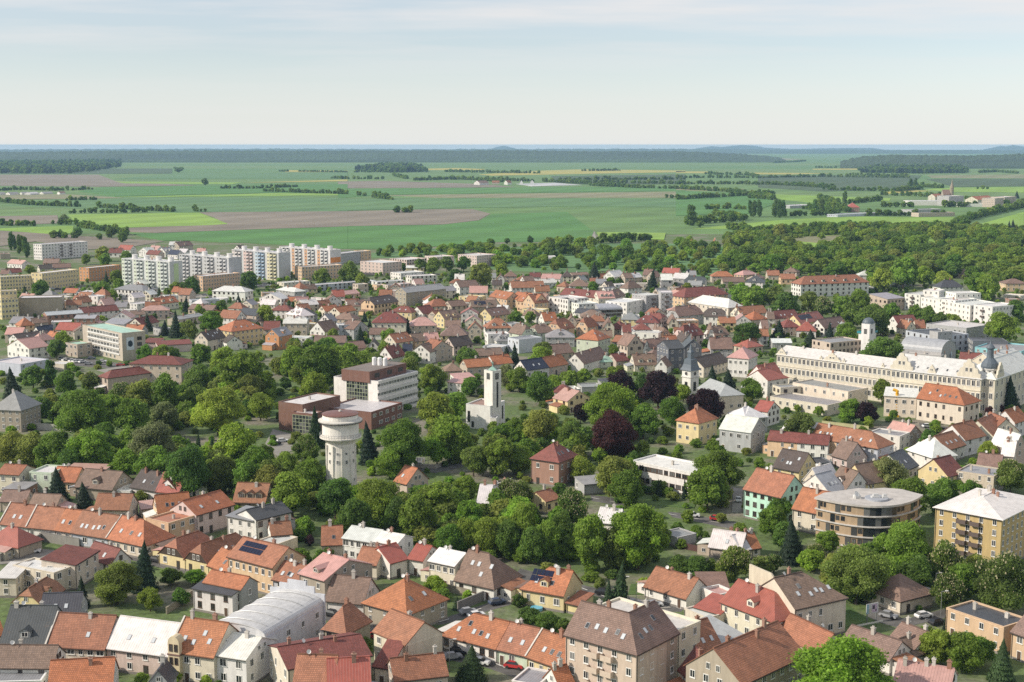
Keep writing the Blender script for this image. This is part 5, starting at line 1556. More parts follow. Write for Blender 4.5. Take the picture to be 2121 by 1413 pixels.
    for k in range(3):
        x = MB().tube([(.95, 18.61), (.95, 21.6), (.7, 21.9)], 18).build('rooftop_tank', ['plain'], q.root, (.72, .72, .72)); x.location = (q.L * .45 + k * 2.4, 15 + k * .5, 0)
    for a in (((432, 565), (820, 605), 23, 7, 'zW', 'x e5 wide'), ((265, 582), (430, 590), 20, 6.3, 'zG', 'x X'), ((65, 518), (262, 543), 23, 11, 'zW', 'x X')):
        p = H_('A', 'f', a[0], a[1], a[2], a[3], .4, a[4], a[5]); absorb(q, p)
    p = H_('A', 'f', (170, 602), (350, 620), 6, 8.3, .3, 'zW', 'x X'); curtain(p, 0, .6, p.L - .6, .4, 7.4, 6, 5); absorb(q, p)
    # --- modernist church
    q = H_('A', 'f', (1590, 537), (1787, 555), 13, 9.5, .4, 'wB', 'x X', 'church', 'cream modernist church with slim square bell tower beside chestnuts', 'church')
    for k in range(4):
        link('window', WIN_F['dark'], q.root, None, (q.L + .004, 2.2 + k * 2.9, 2.6), (0, 0, math.pi / 2), (1.1, 1.2, 5.2))
    for k in range(2): link('window', WIN_F['dark'], q.root, None, (q.L * (.12 + .16 * k), -.004, 2.5 - k * 2), None, (1.0, 1.2, 4.4 - 2 * k))
    p = H_('A', 'f', (1737, 260), (1806, 272), 4.6, 23, .3, 'wG', 'x X')
    for sd in (0, 1):
        loc = (p.L * .5, -.004, 19.6) if sd == 0 else (p.L + .004, p.D * .5, 19.6)
        link('belfry_opening', WIN_F['dark'], p.root, None, loc, (0, 0, sd * math.pi / 2), (1.7, 1.4, 2.4))
    link('window', WIN_F['dark'], p.root, None, (p.L + .004, p.D * .55, 8.5), (0, 0, math.pi / 2), (.8, 1.4, 10))
    b = MB().tube([(2.3, 23.05), (1.5, 23.6), (.5, 24.2), (.2, 24.8)], 4).bar((0, 0, 24.6), (0, 0, 26.6), .07).bar((-.6, 0, 25.8), (.6, 0, 25.8), .07).build('tower_cap', ['flat'], p.root, (.30, .48, .40)); b.location = (p.L / 2, p.D / 2, 0)
    absorb(q, p)
    p = H_('A', 'f', (1787, 650), (1835, 652), 10, 5.2, .3, 'wG', 'x X'); absorb(q, p)
    # --- chapel with dark spire
    q = H_('L1', 'hr', (1515, 407), (1690, 472), 11, 8, 3.5, 'cS', 'n1 w4 e3 c0', 'chapel', 'white chapel with slate-blue spire and arched windows among purple beeches', 'chapel')
    p = H_('L1', 'f', (1385, 258), (1455, 270), 5.2, 13, .3, 'wG', 'x X')
    b = MB(); s = 2.9
    b.tube([(s * 1.62, 13), (s * 1.3, 14), (s * 1.08, 15.5), (s * .95, 17.6), (s * .5, 18.1), (s * .48, 20.4), (s * .62, 20.6), (s * .3, 21.6), (.06, 24.6)], 4)
    o = b.build('spire', ['copper'], p.root); o.location = (p.L / 2, p.D / 2, .08); o.rotation_euler = (0, 0, math.pi / 4)
    MB().box(-.35, p.L + .35, -.35, p.D + .35, 9.9, 10.3).build('cornice', ['plaster'], p.root, (.66, .64, .6))
    for sd in (0, 1):
        loc = (p.L * .5, -.02, 4) if sd == 0 else (p.L + .02, p.D * .5, 4)
        link('window', WIN_F['dark'], p.root, None, loc, (0, 0, sd * math.pi / 2), (1.5, 1.5, 4.0))
        c = MB().tube([(.95, 0), (.95, .1)], 20).tube([(.78, .1), (.78, .13)], 20, 1).build('clock_face', ['white', 'dark'], p.root); c.location = (loc[0] + (.02 if sd else 0), loc[1] - (0 if sd else .02), 11.6); c.rotation_euler = (math.pi / 2, 0, sd * math.pi / 2)
    absorb(q, p)
    # --- the long school with turret
    q = H_('L2', 'g', (75, 132), (1005, 250), 15, 15, 3, 'cW', 'n3 w26 N c3 T', 'school_building', 'very long cream school with white metal roof, scrolled gables and corner turret', 'school')
    def scroll(par, x, w, hh, y=-.25, z=15.0):
        n = [( -w, 0), (w, 0), (w, hh * .22), (w * .82, hh * .26), (w * .74, hh * .48), (w * .5, hh * .56), (w * .45, hh * .76), (w * .2, hh * .84), (w * .14, hh), (-w * .14, hh), (-w * .2, hh * .84), (-w * .45, hh * .76), (-w * .5, hh * .56), (-w * .74, hh * .48), (-w * .82, hh * .26), (-w, hh * .22)]
        b = MB(); b.poly([(a, 0, c) for a, c in n]); b.poly([(a, .8, c) for a, c in n][::-1])
        for (a, c), (d, e) in zip(n, n[1:] + n[:1]): b.poly([(a, 0, c), (a, .8, c), (d, .8, e), (d, 0, e)])
        o = b.build('scrolled_gable', ['plaster'], par.root, (.66, .61, .50)); o.location = (x, y, z)
        for k in (-1, 1): link('window', WIN_F['white'], o, None, (k * w * .18, -.004, hh * .3), None, (w * .22, 1, hh * .24))
    scroll(q, q.L * .50, 4.2, 3.6); scroll(q, 2.6, 2.4, 3.0); scroll(q, q.L * .40, .9, 1.8); scroll(q, q.L * .60, .9, 1.8); scroll(q, q.L * .93, .8, 2.0)
    for z in (4.9, 9.8, 14.6): MB().box(0, q.L, -.22, -.003, z, z + .35).build('cornice', ['plaster'], q.root, (.62, .57, .47))
    p = H_('L2', 'hr', (1007, 250), (1735, 332), 16, 15.5, 5.5, 'cW', 'n3 w19 N c2 T')
    scroll(p, 4.6, 5, 7.2, z=15.5); scroll(p, p.L - 5.2, 5, 7.6, z=15.5); scroll(p, p.L * .46, 1.8, 3.6, z=15.5)
    for k in range(5): link('roof_hatch', SKYD, p.roof, None, p.on_slope(.28 + k * .11, .25), (p.tilt, 0, p.rzs), (.7, 1, .8))
    for z in (5.0, 10.1, 15.1): MB().box(0, p.L, -.24, -.003, z, z + .35).build('cornice', ['plaster'], p.root, (.62, .57, .47))
    absorb(q, p)
    p = H_('L2', 'hl', (1850, 334), (2170, 222), 15, 15.5, 5.5, 'cW', 'n3 w9 N c2 T'); scroll(p, 5.5, 4, 6.2, z=15.5)
    T = at(*cpx('L2', 1790, 612)); inv = Matrix.LocRotScale(p.root.location, p.root.rotation_euler, None).inverted(); l = inv @ Vector((T.x, T.y + .5, 0))
    tb = MB().tube([(3.5, 0), (3.5, 15.3), (3.75, 15.4), (3.75, 15.9), (3.3, 16), (3.3, 18.4), (3.7, 18.6), (3.7, 19)], 8).build('turret', ['plaster'], p.root, (.68, .66, .62)); tb.location = l
    on = MB().tube([(3.55, 19), (3.6, 19.8), (3.3, 21), (2.3, 22.3), (1.5, 23.1), (1.35, 24.2), (1.3, 26.8), (1.75, 27), (1.8, 27.4), (1.2, 28.3), (.5, 29), (.2, 30), (.04, 33)], 12).build('onion_dome', ['copper'], p.root); on.location = l
    for k in range(8):
        a = math.pi / 4 * k + math.pi / 8
        for z, hh in ((16.5, 1.5), (11, 2.2), (6, 2.2)): link('window', WIN_F['dark'], tb, None, (3.24 * math.cos(a) * (.94 if z > 16 else 1), 3.24 * math.sin(a) * (.94 if z > 16 else 1), z), (0, 0, a + math.pi / 2), (.9, 1.5, hh))
    absorb(q, p)
    # --- curved apartment block
    A, B = at(1692, 1031, 12.6), at(1907, 1026, 12.6); X = B - A; L = X.length; ang = math.atan2(X.y, X.x); t = empty('curved_apartment_block', (A.x, A.y, 0), ang)
    tag(t, 'curved tan apartment block with pale balcony bands and flat grey roof', 'building', None, None, (1800, 1060)); FOOT.append((A + X * .5, L / 2, A - Vector((0, 12, 0)), ang, L, 22))
    n = 30; bulge = 10; arc = [(L / 2 - L / 2 * math.cos(math.pi * k / n), -bulge * (1 - (1 - 2 * (.5 - .5 * math.cos(math.pi * k / n))) ** 2)) for k in range(n + 1)]
    back = [(L * .9, 6), (L * .75, 8), (L * .62, 7.2), (L * .5, 8.2), (L * .3, 6), (L * .12, 4)]
    def ring(off): return [((x - L / 2) * (1 + off / (L / 2)) + L / 2, y * (1 + off / bulge)) for x, y in arc] + [(x, y + (off if off > 0 else 0)) for x, y in back]
    def prism(ps, z0, z1):
        b = MB(); b.poly([(x, y, z1) for x, y in ps]); b.poly([(x, y, z0) for x, y in ps][::-1])
        for (x, y), (u, v) in zip(ps, ps[1:] + ps[:1]): b.poly([(x, y, z0), (u, v, z0), (u, v, z1), (x, y, z1)])
        return b
    prism(ring(0), 0, 12.2).build('wall', ['plaster'], t, (.42, .31, .20)); sh = 2.95
    for k in range(5):
        z = .55 + k * sh if k < 4 else 12.2
        prism(ring(.55 if k < 4 else .7), z - .01, z + (.28 if k < 4 else .55)).build('floor_band' if k < 4 else 'roof', ['plaster' if k < 4 else 'flat'], t, (.58, .56, .53) if k < 4 else (.50, .47, .44))
    big = MB().box(-.5, .5, -.12, .0, 0, 1).mesh('window', ['glass'])
    for k in range(4):
        for j in range(2, n - 2):
            (x0, y0), (x1, y1) = arc[j], arc[j + 1]; a = math.atan2(y1 - y0, x1 - x0); w = math.hypot(x1 - x0, y1 - y0)
            m = (j * 7 + k * 3) % 5
            if j in (12, 13, 14, 15, 16): link('window', big, t, None, ((x0 + x1) / 2, (y0 + y1) / 2, .9 + k * sh), (0, 0, a), (w * 1.02, 1, 2.3))
            elif m in (0, 2): link('window', WIN_F['dark'], t, None, ((x0 + x1) / 2, (y0 + y1) / 2, 1.6 + k * sh), (0, 0, a), (min(1.2, w * .7), 1.3, 1.3))
            elif m == 3: link('window', big, t, None, ((x0 + x1) / 2, (y0 + y1) / 2, .9 + k * sh), (0, 0, a), (w * .96, 1, 2.2))
    for x, y, r_ in ((L * .36, -2, .9), (L * .52, -3.5, 1.2), (L * .6, -4, .8)):
        o = MB().box(-r_, r_, -.7, .7, 0, .9).box(-r_ * .6, r_ * .6, -.4, .4, .9, 1.5).build('rooftop_unit', ['plain'], t, (.55, .55, .54)); o.location = (x, y, 12.76)
    o = MB().tube([(3.2, 0), (3.2, .5), (2.9, .52)], 24).build('skylight_ring', ['plain'], t, (.34, .36, .40)); o.location = (L * .53, -3.6, 12.75)
    o = link('satellite_dish', DISH, t, None, (L * .34, -3, 14.2), (R(60), 0, R(30)), (2, 2, 2)); MB().bar((L * .34, -2.8, 12.7), (L * .34, -2.8, 14.3), .06).build('mast', ['white'], t)
    # --- corner apartment block with two wings
    q = H_('K4', 'hr', (447, 1003), (1032, 1165), 11, 12.5, 5, 'bB', 'n4 w5 c2 s5 B X', 'apartment_block', 'brown-roofed corner apartment block with stacked balconies at the bottom edge', 'building')
    p = H_('K4', 'hl', (1032, 1165), (1370, 990), 11, 12.46, 5, 'tB', 'n4 w4 c1 s4 X'); p.root.location += Vector((math.cos(p.ang), math.sin(p.ang), 0)) * .06; absorb(q, p)  # right wing's darker wall colour paints in its shaded side
    # --- bay tower of the orange-roofed street house
    P = cat('K2', 1410, 1150, 6.5); q = min(HOUSES, key=lambda h_: (h_.A - P).length)
    b = MB().box(.2, 2.9, -1.1, -.003, 0, 8.6); n = [(.2, 8.6), (2.9, 8.6)] + [(1.55 + 1.35 * math.cos(math.pi * k / 8), 8.6 + 1.5 * math.sin(math.pi * k / 8)) for k in range(1, 8)]
    b.poly([(x, -1.1, z) for x, z in n]); b.poly([(x, .9, z) for x, z in n][::-1])
    for (x, z), (u, v) in zip(n, n[1:] + n[:1]): b.poly([(x, -1.1, z), (x, .9, z), (u, .9, v), (u, -1.1, v)])
    bt = b.build('bay_tower', ['plaster'], q.root, (.66, .56, .38)); MB().box(.05, 3.05, -1.25, -.01, 6.0, 6.3).build('cornice', ['plain'], bt, (.2, .12, .1))
    for x in (.95, 2.15):
        for z in (1.2, 4.0, 6.8): link('window', WIN_F['brown'], bt, None, (x, -1.104, z), None, (.8, 1.2, 1.6))
    # --- barrel-roofed hall and sports vault
    q = H_('K3', 'b', (80, 1037), (560, 752), 13.5, 8.3, 1.9, 'lS', 'n2 w4 X', 'barrel_roofed_hall', 'pale grey hall with ribbed barrel roof and stepped gable', 'hall')
    q.roof.color = (.60, .60, .60, 1); q.wall.color = (.62, .63, .65, 1)
    for k in range(5):
        n_ = 14; b = MB(); pts = [(6.75 - 6.95 * math.cos(math.pi * j / n_), 8.35 + 2.15 * math.sin(math.pi * j / n_)) for j in range(3, n_ + 1)]
        for (y0, z0), (y1, z1) in zip(pts, pts[1:]): b.bar((0, y0, z0), (0, y1, z1), .09)
        o = b.build('roof_rib', ['steel'], q.root); o.location = (q.L * (k + .5) / 5, 0, 0)
    b = MB()
    for i, (y0, y1, z) in enumerate(((-.4, 2.2, 10.2), (2.2, 4.4, 11.6), (4.4, 9.2, 12.6), (9.2, 11.4, 11.6), (11.4, 13.9, 10.2))): b.box(-.2, .25, y0 + .001, y1 - .001, 0, z)
    o = b.build('stepped_gable', ['plaster'], q.root, (.56, .58, .62)); o.location = (q.L, 0, 0)
    q = H_('M3', 'b', (1100, 1006), (1436, 1042), 17, 6, 5.2, 'gS', 'x X', 'sports_hall', 'grey vaulted sports hall with figures painted on its rounded end', 'hall')
    for (y, z, w, hh, m) in ((4.0, 2.2, 1.5, 4.2, 'V'), (3.0, 5.8, .9, 1.4, 'T'), (5.4, 1.4, 1.2, 3.0, 'n'), (9.6, 2.6, 1.0, 4.6, 'K'), (10.8, 3.6, .9, 3.6, 'l'), (9.4, 6.4, .8, 1.0, 'P'), (2.2, 1.2, 1.8, 1.6, 'M')):
        b = MB(); b.poly([(0, w * math.cos(2 * math.pi * k / 9) * (.7 + .3 * math.sin(k * 2.1)), hh / 2 * math.sin(2 * math.pi * k / 9)) for k in range(9)])
        o = b.build('mural_shape', ['plain'], q.root, ROOF.get(m) or WALL[m]); o.location = (q.L + .03 + y * .001, y + 1, z)
    # --- domed tower
    q = H_('M3', 'f', (752, 880), (840, 888), 9, 10.5, .4, 'wG', 'x e2 n2', 'domed_tower', 'white square tower with grey-blue dome and teal balcony', 'tower')
    p = H_('M3', 'f', (778, 800), (845, 806), 6.6, 16.5, .2, 'wG', 'x X')
    for sd in (0, 1): link('window', WIN_F['dark'], p.root, None, (p.L * .5, -.004, 11.2) if sd == 0 else (p.L + .004, p.D * .4, 11.2), (0, 0, sd * math.pi / 2), (1.6, 1.3, 2.6))
    b = MB().tube([(3.2 * math.cos(k * .196), 16.5 + 3.0 * math.sin(k * .196)) for k in range(8)] + [(.05, 19.6)], 20).build('dome', ['copper'], p.root); b.location = (p.L / 2, p.D / 2, .08)
    absorb(q, p)
    MB().box(-.6, q.L + .6, -.6, q.D + .6, 10.6, 10.75).box(-.6, q.L + .6, -.6, -.5, 10.75, 11.7).box(q.L + .5, q.L + .6, -.5, q.D + .6, 10.75, 11.7).box(-.6, -.5, -.5, q.D + .6, 10.75, 11.7).build('balcony', ['teal'], q.root)
    # --- office with banner
    q = H_('M0', 'f', (683, 812), (1010, 882), 13, 14.5, .4, 'bV', 'x n5 e3 X', 'office_building', 'beige five-storey office with pale green roof and banner on its end wall', 'office')
    for k in range(4):
        z = 3.0 + k * 2.85
        for j in range(10):
            x = q.L * .14 + j * q.L * .078; link('window', WIN_F['white'], q.root, None, (x + q.L * .039, -.004, z + .35), None, (q.L * .074, 1.2, 1.75))
        MB().box(q.L * .13, q.L * .93, -.45, -.003, z - .25, z + .3).build('balcony_band', ['plain'], q.root, (.70, .69, .66))
    for j in range(7): link('window', WIN_F['white'], q.root, None, (q.L * (.2 + .1 * j), -.004, .6), None, (2.0, 1, 1.8))
    bn = MB().box(-2.1, 2.1, -.08, -.004, 0, 6.6, 0).build('banner', ['print'], q.root); bn.location = (q.L, 4.4, 5.4); bn.rotation_euler = (0, 0, math.pi / 2)
    fg = MB(); fg.poly([(1.35 * math.cos(2 * math.pi * k / 12) * (1 + .15 * math.sin(3 * k)), 0, 3.3 + 1.7 * math.sin(2 * math.pi * k / 12)) for k in range(12)]); f2 = fg.build('banner_print', ['print_dark'], bn); f2.location = (0, -.09, 0)
    for k in range(4): link('window', WIN_F['brown'], q.root, None, (q.L + .004, 9.6, 1.2 + k * 2.95), (0, 0, math.pi / 2), (2.6, 1, 1.9))
    # --- panel blocks
    def panel(a, b, D, h, n, col, label, bays=(0, 1, 2, 3), tint=None, acc=None, end=None, stripe=None):
        q = H_('Z', 'f', a, b, D, h, .3, 'wW', 'x X', 'panel_block', label, 'building'); q.wall.color = (*col, 1); sh = h / n; sec = 4; sw = q.L / sec
        lg = MB().box(-1.35, 1.35, -.06, .0, .1, 2.1, 1).box(-1.45, 1.45, -.95, -.06, -.08, .08, 0).box(-1.45, 1.45, -.95, -.87, .08, 1.05, 0).box(-1.45, -1.37, -.87, -.06, .08, 2.2, 0).box(1.37, 1.45, -.87, -.06, .08, 2.2, 0).mesh('loggia', ['plain', 'glass'])
        for s in range(sec):
            if acc: MB().box(0, sw * .2, -.09, -.004, 0, h - .4).build('facade_panel', ['plain'], q.root, acc[s % len(acc)]).location = (s * sw + sw * .02, 0, 0)
            for k in range(n):
                z = k * sh + .1
                link('window', WIN_F['white'], q.root, None, (s * sw + sw * .12, -.09, z + .95), None, (1.5, 1.4, 1.35))
                for u in (.42, .72): link('loggia', lg, q.root, (tint or [(.58, .59, .58)])[s % len(tint or [1])], (s * sw + sw * u, -.01, z), None, (min(1, sw / 10), 1, sh / 2.85))
            o = MB().tube([(1.0, 0), (1.0, 1.0)], 12).build('machine_room', ['plaster'], q.root, (.60, .60, .60)); o.scale = (2.6, 1.9, 2.9); o.location = (s * sw + sw * .55, D * .55, h - .3)
            cp_ = MB().tube([(1.08, 1.0), (1.08, 1.08)], 12).build('machine_room_roof', ['plain'], o, (.66, .65, .63))
        if end: MB().box(*end[0]).build('end_panel', ['plain'], q.root, end[1]).location = (q.L, 0, 0)
        return q
    panel((251.6, 535), (350.9, 542.3), 12.5, 22.8, 8, (.56, .58, .57), 'white eight-storey panel block with pale green stripes, nearest the orange low blocks', acc=[(.58, .64, .52)], tint=[(.56, .60, .58)], end=((.004, .08, 4, 8.5, 6, 21), (.48, .60, .34)))
    panel((371, 526.3), (473.5, 534.3), 12.5, 22.8, 8, (.50, .51, .52), 'grey-white eight-storey panel block second from the left', tint=[(.52, .52, .53)])
    panel((480, 516.5), (576.8, 524), 12.5, 22.8, 8, (.52, .53, .54), 'panel block striped pink, blue and yellow', acc=[(.62, .55, .53), (.64, .46, .42), (.46, .56, .64), (.66, .60, .40)], tint=[(.6, .55, .54), (.6, .48, .45), (.34, .45, .58), (.6, .56, .36)])
    panel((578, 511), (683.5, 518.4), 12.5, 22.8, 8, (.62, .61, .60), 'white panel block with orange stripes and an orange band on its end', acc=[(.62, .60, .58), (.56, .32, .17), (.56, .32, .17), (.56, .32, .17)], end=((.004, .08, .4, 12, 12, 16.5), (.58, .22, .05)))
    q = H_('Z', 'f', (86, 506.5), (181, 500), 13, 15, .4, 'wW', 'n5 w15 B', 'panel_block', 'white and grey balconied apartment block by the poplars at the field edge', 'building')
    # --- far church
    q = H_('F2', 'g', (1630, 362), (1672, 362), 16, 14, 9, 'tB', 'n1 w3 c0', 'village_church', 'distant village church with pointed tower on the plain', 'church')
    b = MB().tube([(4, 0), (4, 26), (4.4, 26.2), (2.6, 32), (1.4, 36), (.05, 46)], 8).build('steeple', ['plaster'], q.root, (.30, .25, .19)); b.location = (q.L + 4, 5, 0)
    # --- rubble chute (yellow) in the yard
    P = at(*cpx('L2', 1045, 640)); t = empty('rubble_chute', P); b = MB()
    for k in range(9): b.tube([(.55, 1 + k * 1.1), (.75, 2.05 + k * 1.1)], 12, 0, False)
    b.bar((0, 0, 10.6), (-1.6, .4, 11.2), .45); b.bar((0, 0, 1.2), (-1.5, -.6, .4), .6).build('chute', ['gold'], t)
    MB().box(-3, .6, -1.6, .8, 0, .9).build('skip', ['gold'], t)
    tag(t, 'yellow rubble chute standing in the yard of the orange-roofed building', 'chute', None, None, (1855, 840))
    # --- firewall lettering (a faded emblem with two lines) and shop sign on the restaurant
    W0 = cat('K5', 225, 803, 8.5); ang = 0
    P0, P1 = cat('K5', 130, 760, 6.0), cat('K5', -146, 655, 6.0); d = (P1 - P0); t = empty('firewall', (P0.x, P0.y, 0), math.atan2(d.y, d.x)); L = d.length
    b = MB(); pr = [(0, 0), (L, 0), (L, 12.6), (L * .35, 12.2), (0, 9.2)]; b.poly([(x, .45, z) for x, z in pr][::-1]); b.poly([(x, 0, z) for x, z in pr])
    for (x, z), (u, v) in zip(pr, pr[1:] + pr[:1]): b.poly([(x, 0, z), (x, .45, z), (u, .45, v), (u, 0, v)])
    b.build('wall', ['plaster'], t, (.62, .56, .44))
    for x, z, w, hh in ((.40, 7.7, .5, 1.9), (.46, 7.7, .25, 1.1), (.52, 7.7, .25, 1.1), (.43, 8.6, 1.4, .28), (.36, 7.7, .3, 2.5), (.30, 7.7, .3, 2.1)):
        o = MB().box(-w / 2, w / 2, .452, .46, 0, hh).build('painted_emblem', ['letter'], t); o.location = (L * x, 0, z)
    for z in (7.6, 8.3):
        o = MB().box(-1.1, 1.1, .452, .46, 0, .3).build('painted_line', ['letter'], t); o.location = (L * .17, 0, z)
    tag(t, 'tall cream firewall with faded painted emblem behind the red metal roof', 'wall', None, None, (1590, 1215))
# ---------------------------------------------------------------- cars, lamps, walls, billboards
def car_parts():
    prof = [(-2.1, .35), (2.1, .35), (2.15, .7), (1.95, .88), (1.0, .95), (-1.9, 1.0), (-2.15, .75)]
    cab = [(-1.85, .98), (1.05, .94), (.45, 1.45), (-1.35, 1.48)]
    def ext(P, w, w2):
        b = MB(); n = len(P); top = [w if z < 1.2 else w2 for x, z in P]
        b.poly([(x, -t, z) for (x, z), t in zip(P, top)]); b.poly([(x, t, z) for (x, z), t in zip(P, top)][::-1])
        for i in range(n):
            j = (i + 1) % n; b.poly([(P[i][0], -top[i], P[i][1]), (P[i][0], top[i], P[i][1]), (P[j][0], top[j], P[j][1]), (P[j][0], -top[j], P[j][1])])
        return b
    wh = MB()
    return ext(prof, .88, .88).mesh('body', ['plain']), ext(cab, .80, .62).mesh('cabin', ['glass']), MB().box(-1.25, .4, -.60, .60, 1.485, 1.53).mesh('car_roof', ['plain']), MB().tube([(.33, -.11), (.33, .11)], 14).mesh('wheel', ['tyre'])
CARP = car_parts()
def car(px, py, rz, col, label, group=None):
    P = at(px, py); t = empty('parked_car', (P.x, P.y, .15), R(rz))
    link('body', CARP[0], t, col); link('cabin', CARP[1], t); link('car_roof', CARP[2], t, col)
    for x in (-1.3, 1.35):
        for y in (-.82, .82): link('wheel', CARP[3], t, None, (x, y, .33), (math.pi / 2, 0, 0))
    tag(t, label, 'car', group, None if label else {(.7, .7, .7): 'white', (.45, .03, .03): 'red', (.02, .02, .025): 'black', (.3, .31, .33): 'silver', (.05, .07, .12): 'dark blue'}[col] + ' parked car', (px, py))
def boundary_wall(c, pts, hgt, col, label, name='garden_wall', th=.3):
    P = [cat(c, *pair(p)) for p in pts.split()]; t = empty(name, P[0])
    for a, b in zip(P, P[1:]):
        d = b - a; o = MB().box(0, d.length, -th / 2, th / 2, 0, hgt, 0).box(-.05, d.length + .05, -th / 2 - .06, th / 2 + .06, hgt, hgt + .1, 0).build('wall_panel', ['plaster'], t, col); o.location = a - P[0]; o.rotation_euler = (0, 0, math.atan2(d.y, d.x))
    m = P[len(P) // 2]; tag(t, label, 'wall', None, None, to_px(m))
def lamp(c, x, y, hgt, label=None):
    P = cat(c, x, y); t = empty('street_lamp', P); MB().tube([(.09, 0), (.06, hgt)], 8).build('pole', ['steel'], t)
    MB().bar((0, 0, hgt), (1.1, 0, hgt + .15), .05).build('arm', ['steel'], t); MB().box(.8, 1.5, -.16, .16, hgt + .1, hgt + .25).build('lamp_head', ['white'], t)
    tag(t, label, 'street lamp', 'street lamps', 'slim grey street lamp', to_px(P))
def billboard(c, a, b, z0, z1, label, cols):
    A, B = cat(c, *a), cat(c, *b); d = B - A; t = empty('billboard', (A.x, A.y, 0), math.atan2(d.y, d.x)); L = d.length
    for x in (.12, .88): o = MB().box(-.1, .1, .05, .25, 0, z1 - .1).build('post', ['steel'], t); o.location = (L * x, 0, 0)
    bd = MB().box(0, L, -.06, .05, z0, z1).build('board', ['plain'], t, (.6, .6, .62))
    for k, (x0, x1, u0, u1, cc) in enumerate(cols): MB().box(L * x0, L * x1, -.075 - .003 * k, -.061, z0 + (z1 - z0) * u0, z0 + (z1 - z0) * u1).build('poster_patch', ['plain'], bd, cc)
    tag(t, label, 'billboard', None, None, to_px((A + B) / 2))
def furnish():
    W_, R_, K_, S_, B_ = (.7, .7, .7), (.45, .03, .03), (.02, .02, .025), (.3, .31, .33), (.05, .07, .12)
    car(*cpx('K2', 272, 345), 12, W_, 'white car parked in the walled yard')
    car(*cpx('K2', 575, 745), 120, W_, 'white car by the entrance arch of the cream house')
    car(*cpx('K3', 985, 1055), 150, R_, 'red car beside the brown tiled villa')
    car(*cpx('K3', 1830, 880), 25, W_, 'white car behind the orange terrace roofs')
    car(*cpx('K3', 1630, 1225), 20, S_, 'silver car on the street under the lamp')
    car(*cpx('A', 1685, 1008), 80, W_, 'white car on the road near the church')
    car(*cpx('L2', 1300, 730), 10, W_, 'white car in the yard of the orange-roofed building')
    car(*cpx('K5', 1400, 935), 30, K_, 'black car under the lamp beside the yellow house')
    for i, (x, y, c) in enumerate(((520, 1098, S_), (545, 1110, W_), (572, 1112, K_), (600, 1116, W_), (628, 1120, W_), (655, 1122, S_), (682, 1124, W_), (760, 1095, B_), (735, 1140, S_), (850, 1120, W_))): car(*cpx('M0', x, y + 4), 55 if i < 7 else 5, c, None, 'cars parked at the office')
    for i, (x, y, c) in enumerate(((440, 520, W_), (480, 522, K_), (520, 518, W_), (560, 522, S_), (600, 516, R_), (640, 520, W_))): car(*cpx('M0', x, y), 8, c, None, 'cars parked by the yellow block')
    for i, (x, y, c) in enumerate(((20, 492, W_), (60, 494, S_), (105, 492, W_), (150, 488, K_), (185, 486, W_))): car(*cpx('M1', x, y), 8, c, None, 'cars parked below the panel blocks')
    car(*cpx('M1', 885, 550), 10, W_, 'white van-like car in the yard right of the red roof')
    car(*cpx('M2', 672, 92), 85, W_, 'white car on the country road leaving town')
    for i, (c, x, y, rz, cl) in enumerate((('K3', 1760, 850, 25, S_), ('K3', 2000, 770, 25, B_), ('K3', 1680, 1180, -18, K_), ('K3', 1860, 1270, -18, W_), ('K4', 20, 1300, -20, R_), ('K4', 330, 1415, -20, S_), ('K4', 300, 560, -14, W_), ('K4', 760, 690, -14, K_), ('K4', 1010, 780, 20, S_), ('K4', 1180, 790, 10, W_),
            ('K5', 1290, 880, 22, W_), ('K5', 1000, 880, -40, S_), ('K4', 1500, 45, -10, W_), ('K4', 1700, 75, -10, R_), ('L1', 900, 1330, -14, S_), ('K2', 1300, 420, -30, K_), ('K2', 1200, 370, 10, W_), ('K2', 980, 340, -15, B_), ('K3', 640, 870, -30, K_), ('A', 100, 850, 20, W_), ('A', 40, 870, 20, K_), ('A', 1180, 1040, 5, S_), ('L2', 1390, 750, 15, K_), ('M2', 690, 200, 95, K_), ('L1', 1840, 1330, 85, W_), ('M0', 1000, 1155, 10, R_), ('M0', 1400, 570, 5, W_), ('M0', 1700, 572, 5, S_), ('M1', 300, 495, 8, W_), ('M1', 400, 498, 8, B_))):
        car(*cpx(c, x, y), rz, cl, None, 'cars on the streets')
    g = (.26, .25, .23)
    boundary_wall('K3', '1672,830 1885,740', 2.4, (.20, .19, .18), 'dark stone garden wall along the lane by the white house')
    boundary_wall('K3', '1887,740 1975,715', 2.2, (.6, .58, .55), 'short white wall with tiled top by the big brown-roofed house')
    boundary_wall('K2', '345,245 660,300', 2.6, g, 'grey stone yard wall behind the white car')
    boundary_wall('K2', '0,420 245,300 345,245', 2.2, g, 'grey stone wall at the left of the walled yard')
    boundary_wall('L0', '230,715 640,742', 2.4, (.46, .44, .40), 'long pale concrete wall below the grey villa')
    boundary_wall('A', '1080,1050 1340,1065 1530,985', 1.2, (.40, .37, .32), 'low pale wall along the park road')
    boundary_wall('K4', '1375,300 1580,340 1640,365', 1.6, (.10, .05, .045), 'dark red fence below the grey shed', 'fence', .12)
    boundary_wall('L2', '440,715 820,760', 2.0, (.45, .43, .24), 'olive school yard fence behind the white roof', 'fence', .12)
    boundary_wall('K3', '1500,640 1700,690 1880,720', 1.8, (.34, .30, .24), 'tan garden wall below the brown-roofed house')
    boundary_wall('K2', '1380,850 1600,700', 1.6, (.30, .27, .2), 'mossy garden wall left of the grey two-storey house')
